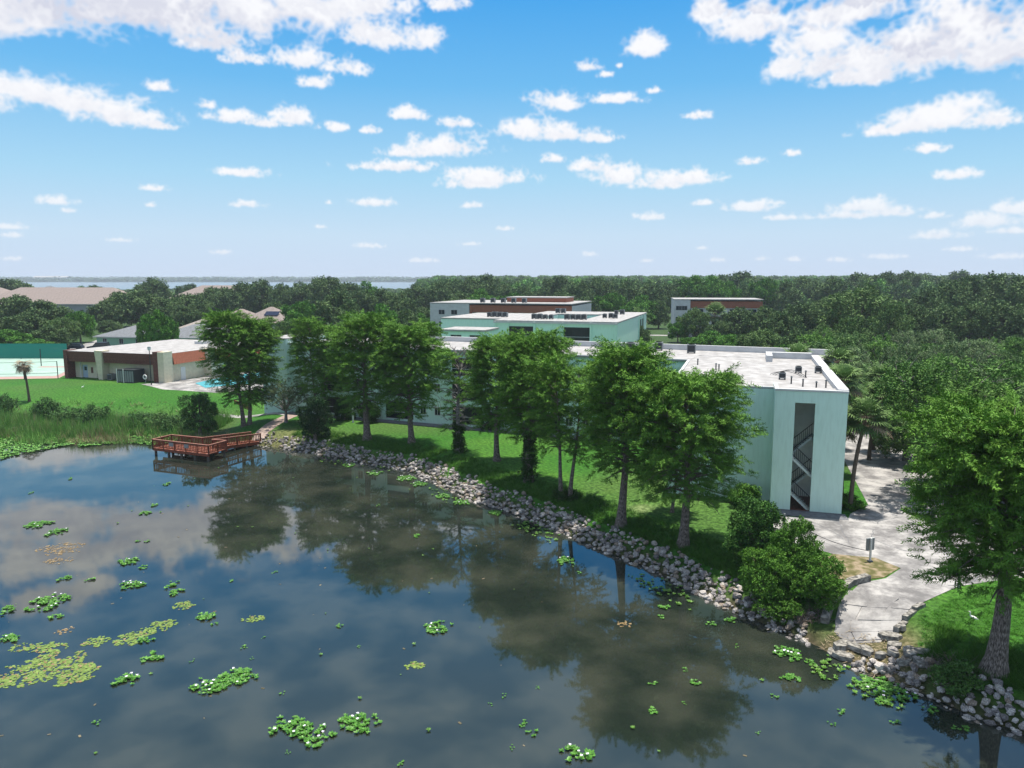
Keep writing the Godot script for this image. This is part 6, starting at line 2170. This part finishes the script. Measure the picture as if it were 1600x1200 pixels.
		[44.92, -83.28, 7.09, 4.89, "w", "tangled woodland tree, 14th from left in the thicket right of the driveway", "trees in the thicket right of the driveway"],
		[63.95, -115.71, 8.1, 4.35, "w", "tangled woodland tree, 15th from left in the thicket right of the driveway", "trees in the thicket right of the driveway"],
		[72.01, -129.71, 9.46, 5.12, "w", "tangled woodland tree, 16th from left in the thicket right of the driveway", "trees in the thicket right of the driveway"],
		[53.63, -95.74, 8.55, 4.94, "w", "tangled woodland tree, 17th from left in the thicket right of the driveway", "trees in the thicket right of the driveway"],
		[59.8, -103.2, 9.45, 4.3, "w", "tangled woodland tree, 18th from left in the thicket right of the driveway", "trees in the thicket right of the driveway"],
		[37.58, -64, 9.9, 4.08, "w", "tangled woodland tree, 19th from left in the thicket right of the driveway", "trees in the thicket right of the driveway"],
		[47.76, -78.67, 6.63, 4.37, "w", "tangled woodland tree, 20th from left in the thicket right of the driveway", "trees in the thicket right of the driveway"],
		[51.68, -84.34, 8.09, 4.2, "w", "tangled woodland tree, 21st from left in the thicket right of the driveway", "trees in the thicket right of the driveway"],
		[69.37, -113.71, 8.85, 4.87, "w", "tangled woodland tree, 22nd from left in the thicket right of the driveway", "trees in the thicket right of the driveway"],
		[78.63, -126.2, 8.13, 4.18, "w", "tangled woodland tree, 23rd from left in the thicket right of the driveway", "trees in the thicket right of the driveway"],
		[38.32, -60, 9.61, 3.57, "w", "tangled woodland tree, 24th from left in the thicket right of the driveway", "trees in the thicket right of the driveway"],
		[67.5, -105.08, 8.3, 4.69, "w", "tangled woodland tree, 25th from left in the thicket right of the driveway", "trees in the thicket right of the driveway"],
		[59.34, -91.59, 8.13, 5.01, "w", "tangled woodland tree, 26th from left in the thicket right of the driveway", "trees in the thicket right of the driveway"],
		[76.04, -115.41, 9.04, 4.48, "w", "tangled woodland tree, 27th from left in the thicket right of the driveway", "trees in the thicket right of the driveway"],
		[83.86, -126.61, 8.5, 4.92, "w", "tangled woodland tree, 28th from left in the thicket right of the driveway", "trees in the thicket right of the driveway"],
		[44.77, -66, 10.5, 4.21, "w", "tangled woodland tree, 29th from left in the thicket right of the driveway", "trees in the thicket right of the driveway"],
		[58.94, -85.01, 6.85, 4.09, "w", "tangled woodland tree, 30th from left in the thicket right of the driveway", "trees in the thicket right of the driveway"],
		[62.83, -90.2, 9.33, 4.74, "w", "tangled woodland tree, 31st from left in the thicket right of the driveway", "trees in the thicket right of the driveway"],
		[55.32, -78.75, 6.5, 4.74, "w", "tangled woodland tree, 32nd from left in the thicket right of the driveway", "trees in the thicket right of the driveway"],
		[80.91, -114.12, 9.35, 4.01, "w", "tangled woodland tree, 33rd from left in the thicket right of the driveway", "trees in the thicket right of the driveway"],
		[76.51, -106.63, 9.37, 4.39, "w", "tangled woodland tree, 34th from left in the thicket right of the driveway", "trees in the thicket right of the driveway"],
		[44.72, -60, 11.13, 4.33, "w", "tangled woodland tree, 35th from left in the thicket right of the driveway", "trees in the thicket right of the driveway"],
		[62.64, -82.3, 8.34, 4.34, "w", "tangled woodland tree, 36th from left in the thicket right of the driveway", "trees in the thicket right of the driveway"],
		[60.9, -78.27, 5.38, 4.75, "w", "tangled woodland tree, 37th from left in the thicket right of the driveway", "trees in the thicket right of the driveway"],
	]
	for r in rows:
		var kind: String = r[4]
		var v := rng.randi() % sets[kind].size() as int
		var key := kind + str(v)
		var label: String = r[5]
		var at := Vector3(r[0], 1.6 if r[1] > -160.0 else 2.0, r[1])
		var base_h := 9.0 if kind == "w" else 10.0
		var base_r := {"o": 5.9, "b": 5.6, "l": 5.9, "w": 4.9}[kind] as float
		var sy: float = r[2] / base_h
		var sx: float = r[3] / base_r
		var called: String = {"o": "oak_tree", "b": "broadleaf_tree", "l": "olive_green_tree", "w": "woodland_tree"}[kind]
		var o: Node3D
		if not protos.has(key):
			o = thing(called, at, 0, label, "tree", r[6])
			part("trunk", sets[kind][v][0], o)
			part("crown", sets[kind][v][1], o)
			protos[key] = o
		else:
			o = copy_of(protos[key], called, at, 0, 1.0, label, r[6])
		o.transform = Transform3D(Basis(Vector3.UP, R(0, TAU)) * Basis.from_scale(V(sx, sy, sx)), at)
	# the forest beyond, one mass out to the far shore
	var mm := MultiMesh.new()
	mm.transform_format = MultiMesh.TRANSFORM_3D
	mm.use_colors = true
	mm.mesh = broadleaf(10, 6.5, 0.05, 9, 14, 2.4, Vector3(0.042, 0.09, 0.03), Vector3(0.11, 0.18, 0.06), 470, M.bark)[1]
	var spots := []
	rng.seed = 481
	for i in 2300:
		var z := -lerpf(360.0, 940.0, pow(R(0, 1), 0.8))
		var x := R(-0.78, 0.85) * -z
		var h := R(7.5, 10.5) if x < 0.0 - z * -0.15 else R(10.0, 16.0)
		if x < z * 0.12: h = lerpf(R(5.0, 8.0), R(3.0, 5.5), smoothstep(-450.0, -700.0, z))
		spots.append(Transform3D(Basis(Vector3.UP, R(0, TAU)).scaled(V(R(0.8, 1.3), h / 10.0, R(0.8, 1.3))), V(x, 1.5, z)))
	for i in 1500:
		var z := -lerpf(940.0, 1060.0, R(0, 1))
		var x := R(-0.1, 0.85) * -z
		spots.append(Transform3D(Basis(Vector3.UP, R(0, TAU)).scaled(V(2.0, R(1.3, 1.9), 2.0)), V(x, 1.5, z)))
	# far shore: woods over the lake, kilometres away
	var fs := Geo.new()
	for i in 1700:
		var z := -lerpf(3360.0, 5200.0, pow(R(0, 1), 1.6))
		var x := R(-0.8, 0.8) * -z
		var h := R(8, 17) * (1.0 if z > -3600.0 else 1.5)
		for q in 10:
			var c := V(x + R(-40, 40), 2.0 + h * R(0.2, 0.75), z + R(-25, 25))
			fs.add(clumps[q % 5].slice(0, 15), Transform3D(Basis(Vector3.UP, R(0, TAU)).scaled(V(50, h * 0.75, 40)), c), tint(Vector3(0.02, 0.05, 0.016), Vector3(0.05, 0.09, 0.03), R(0, 1)))
	var far_shore := part("far_shore_woods", fs.mesh(M.leaf), self)
	far_shore.set_meta("kind", "stuff")
	mm.instance_count = spots.size()
	for i in spots.size():
		mm.set_instance_transform(i, spots[i])
		var tone := R(0.75, 1.5)
		var bright_one := R(0, 1) < 0.18
		mm.set_instance_color(i, Color(tone * (1.1 if bright_one else 0.95), tone * (1.45 if bright_one else 1.0), tone * R(0.7, 1.1)))
	var o := MultiMeshInstance3D.new()
	o.name = "far_forest"
	o.multimesh = mm
	add_child(o)
	o.set_meta("kind", "stuff")

func neighbourhood() -> void:
	hip_house("apartment_house", V(-210, 2, -302), -0.12, 62, 22, 7.2, 6.2, M.roof_brown, M.wall_grey, "long grey walled house with broad brown roof at the far left", 9, 2)
	hip_house("apartment_house", V(-262, 2, -330), -0.1, 44, 22, 8.5, 6.0, M.roof_brown, M.wall_grey, "brown roof at the left picture edge beyond the dark trees", 5, 2)
	hip_house("apartment_house", V(-165, 2, -372), -0.1, 46, 22, 7.5, 6.0, M.roof_brown, M.wall_grey, "brown roof showing between trees right of the long grey house", 5, 2)
	hip_house("apartment_house", V(-250, 2, -390), -0.1, 22, 20, 8.0, 5.0, M.roof_grey, M.wall_grey, "small blue grey roof peeping out left of the long brown roof", 3, 2)
	hip_house("green_house", V(-104, 2, -192), -0.2, 14, 13, 2.7, 2.5, M.roof_grey, M.wall_green, "green walled house with dark grey roof, left of the bushy tree behind the club house", 3)
	hip_house("green_house", V(-87, 2, -186), -0.15, 17, 14, 2.9, 2.9, M.roof_grey, M.wall_green, "grey hip roofed house with green wall, right behind the club house", 3)
	hip_house("brown_house", V(-93, 2, -212), -0.3, 13, 12, 3.0, 3.2, M.roof_tan, M.wall_pale, "tan roofed house between the green house and the tall left cypress", 2)
	hip_house("brown_house", V(-94, 2, -240), -0.2, 14, 13, 3.4, 4.0, M.roof_brown, M.wall_pale, "brown hip roof just left of the solar roofed house", 2)
	var h := hip_house("brown_house", V(-84, 2, -236), -0.2, 15, 14, 3.6, 4.6, M.roof_brown, M.wall_pale, "brown hip roofed house with dark solar panel", 2)
	for i in 3:
		var o := part("solar_panel", bmesh(V(1.5, 0.06, 2.2)), h, M.solar)
		o.transform = Transform3D(Basis(Vector3.RIGHT, 0.52), V(8.0 + i * 1.55, 6.35, -3.4))
	hip_house("pale_house", V(-52, 2, -212), 0.15, 13, 12, 3.0, 2.6, M.roof_tan, M.wall_pale, "pale grey roofed house behind the second and third cypresses", 2)
	hip_house("pale_house", V(-61, 2, -205), 0.1, 9, 8, 2.6, 1.6, M.wall_pale, M.wall_pale, "low white outbuilding left of the pale roofed house", 2)
	var b := flat_block("apartment_building", V(-22.5, 2, -214), TURN, "white flat roofed block with red brick bands behind the mint block", 40, 26, 10.2, 11.5, M.brick_red)
	bpart("brick_strip", b, M.brick_red, 11.6, 12.3, 2.0, 9.7, 0.26, 0.5)
	bpart("penthouse", b, M.brick_red, 19, 36, 10.45, 11.6, -20, -10)
	bpart("penthouse_roof", b, M.roof_white, 18.8, 36.2, 11.6, 11.85, -20.2, -9.8)
	for i in 5: condenser(b.transform * V(14.0 + i * 3.0, 10.45, -3.5), "distant grey condenser on the red banded block's roof, %s from the left" % ordinal(i), 1.3)
	flat_block("apartment_building", V(47.5, 2, -226), -0.15, "white block with brown upper band standing among trees at right", 25, 16, 10.8, 4.6, M.brick_red)
	b = thing("white_hall", V(-2290, 1.5, -3700), 0, "tiny white hall on the far shore of the big lake", "building")
	var g := Geo.new()
	g.bx(0, 160, 0, 19, -60, 0)
	part("wall", g.mesh(M.white), b)
	g = Geo.new()
	g.quad(V(-3, 19, 3), V(-3, 26, -30), V(163, 26, -30), V(163, 19, 3))
	g.quad(V(-3, 26, -30), V(-3, 19, -63), V(163, 19, -63), V(163, 26, -30))
	part("roof", g.mesh(M.roof_white), b)
	vehicle("parked_car", V(-99.5, 2.03, -184.5), 0.1, M.car_dark, 4.9, 1.9, 1.3, 1.75, "dark blue station wagon parked behind the club house", "car")
	vehicle("parked_car", V(-105.5, 2.03, -184.0), 0.1, M.car_dark, 4.6, 1.8, 1.4, 1.5, "dark saloon car partly hidden by the club house's left end", "car")
	vehicle("parked_van", V(50.5, 2.03, -232), 0.2, M.car_white, 6.2, 2.2, 1.1, 2.6, "white van under the trees by the brown banded block", "van")
	sheet("street", PackedVector2Array([Vector2(-125, -188), Vector2(-92, -178), Vector2(-88, -182), Vector2(-104, -196), Vector2(-112, -230), Vector2(-120, -230), Vector2(-112, -200), Vector2(-125, -196)]), M.concrete, 0.03)
	sheet("street", PackedVector2Array([Vector2(30, -236), Vector2(90, -226), Vector2(90, -222), Vector2(30, -231)]), M.concrete, 0.03)

func bird(at: Vector3, turn: float, label: String) -> void:
	var t := thing("egret", at, turn, label, "bird")
	t.scale = Vector3.ONE * 0.7
	var g := Geo.new()
	g.tube(PackedVector3Array([V(-0.34, 0.42, 0), V(-0.2, 0.46, 0), V(0.0, 0.5, 0), V(0.16, 0.56, 0), V(0.22, 0.68, 0), V(0.2, 0.82, 0), V(0.25, 0.9, 0), V(0.32, 0.9, 0)]), PackedFloat32Array([0.01, 0.08, 0.12, 0.08, 0.035, 0.03, 0.042, 0.02]), 10)
	part("body", g.mesh(M.feather), t)
	g = Geo.new()
	g.tube(PackedVector3Array([V(0.32, 0.9, 0), V(0.44, 0.88, 0)]), PackedFloat32Array([0.016, 0.003]), 5)
	part("beak", g.mesh(M.sand), t)
	for s in [-0.05, 0.05]:
		g = Geo.new()
		g.tube(PackedVector3Array([V(0.02, 0.42, s), V(-0.02, 0.22, s), V(0.01, 0.0, s), V(0.09, 0.0, s)]), PackedFloat32Array([0.014, 0.012, 0.012, 0.006]), 5)
		part("leg", g.mesh(M.dark_metal), t)


func _ready() -> void:
	var cam := Camera3D.new()
	cam.name = "camera"
	cam.fov = 53.13
	cam.near = 0.5
	cam.far = 12000.0
	add_child(cam)
	cam.position = CAM
	cam.rotation.x = -atan(166.0 / 1200.0)
	var env := Environment.new()
	env.background_mode = Environment.BG_SKY
	env.sky = Sky.new()
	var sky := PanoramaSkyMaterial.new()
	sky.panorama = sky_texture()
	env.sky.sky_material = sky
	env.tonemap_mode = Environment.TONE_MAPPER_LINEAR
	env.tonemap_exposure = 1.55
	env.fog_enabled = true
	env.fog_density = 0.00016
	env.fog_light_color = Color(0.88, 0.94, 1.0)
	env.sdfgi_enabled = true
	env.ssao_enabled = true
	env.ssil_enabled = true
	var we := WorldEnvironment.new()
	we.name = "world_environment"
	we.environment = env
	add_child(we)
	var sun := DirectionalLight3D.new()
	sun.name = "sun"
	sun.light_energy = 1.55
	sun.light_color = Color(1.0, 0.965, 0.91)
	sun.light_angular_distance = 0.5
	sun.shadow_enabled = true
	add_child(sun)
	sun.look_at_from_position(V(0.085, 0.985, -0.155), Vector3.ZERO, Vector3.RIGHT)

	LAND = SHORE.duplicate()
	LAND.append(Vector2(9000, 20))
	LAND.append(Vector2(9000, -9500))
	LAND.append(Vector2(-9000, -9500))
	LAND.append(Vector2(-9000, -70))
	materials()
	rng.seed = 1
	templates()
	build_ground()
	var g := Geo.new()
	g.quad(V(-320, 0, -100), V(320, 0, -100), V(320, 0, 260), V(-320, 0, 260))
	ground_sheet("pond_water", g.mesh(M.pond))
	g = Geo.new()
	g.quad(V(-7000, 0, -3500), V(7000, 0, -3500), V(7000, 0, -960), V(-7000, 0, -960))
	ground_sheet("lake_water", g.mesh(M.far_water))
	site_left()
	site_right()
	main_building()
	middle_building()
	club_house()
	neighbourhood()
	bank_trees()
	shrubs_and_small_trees()
	woods()
	dock()
	riprap()
	marsh()
	water_plants()
	bird(G(-67.4, -119.4), 0.4, "small white bird on the grass slope below the club house")
	bird(G(23.8, -37.6), 2.6, "small white bird on the right lawn near the thick cypress trunk")
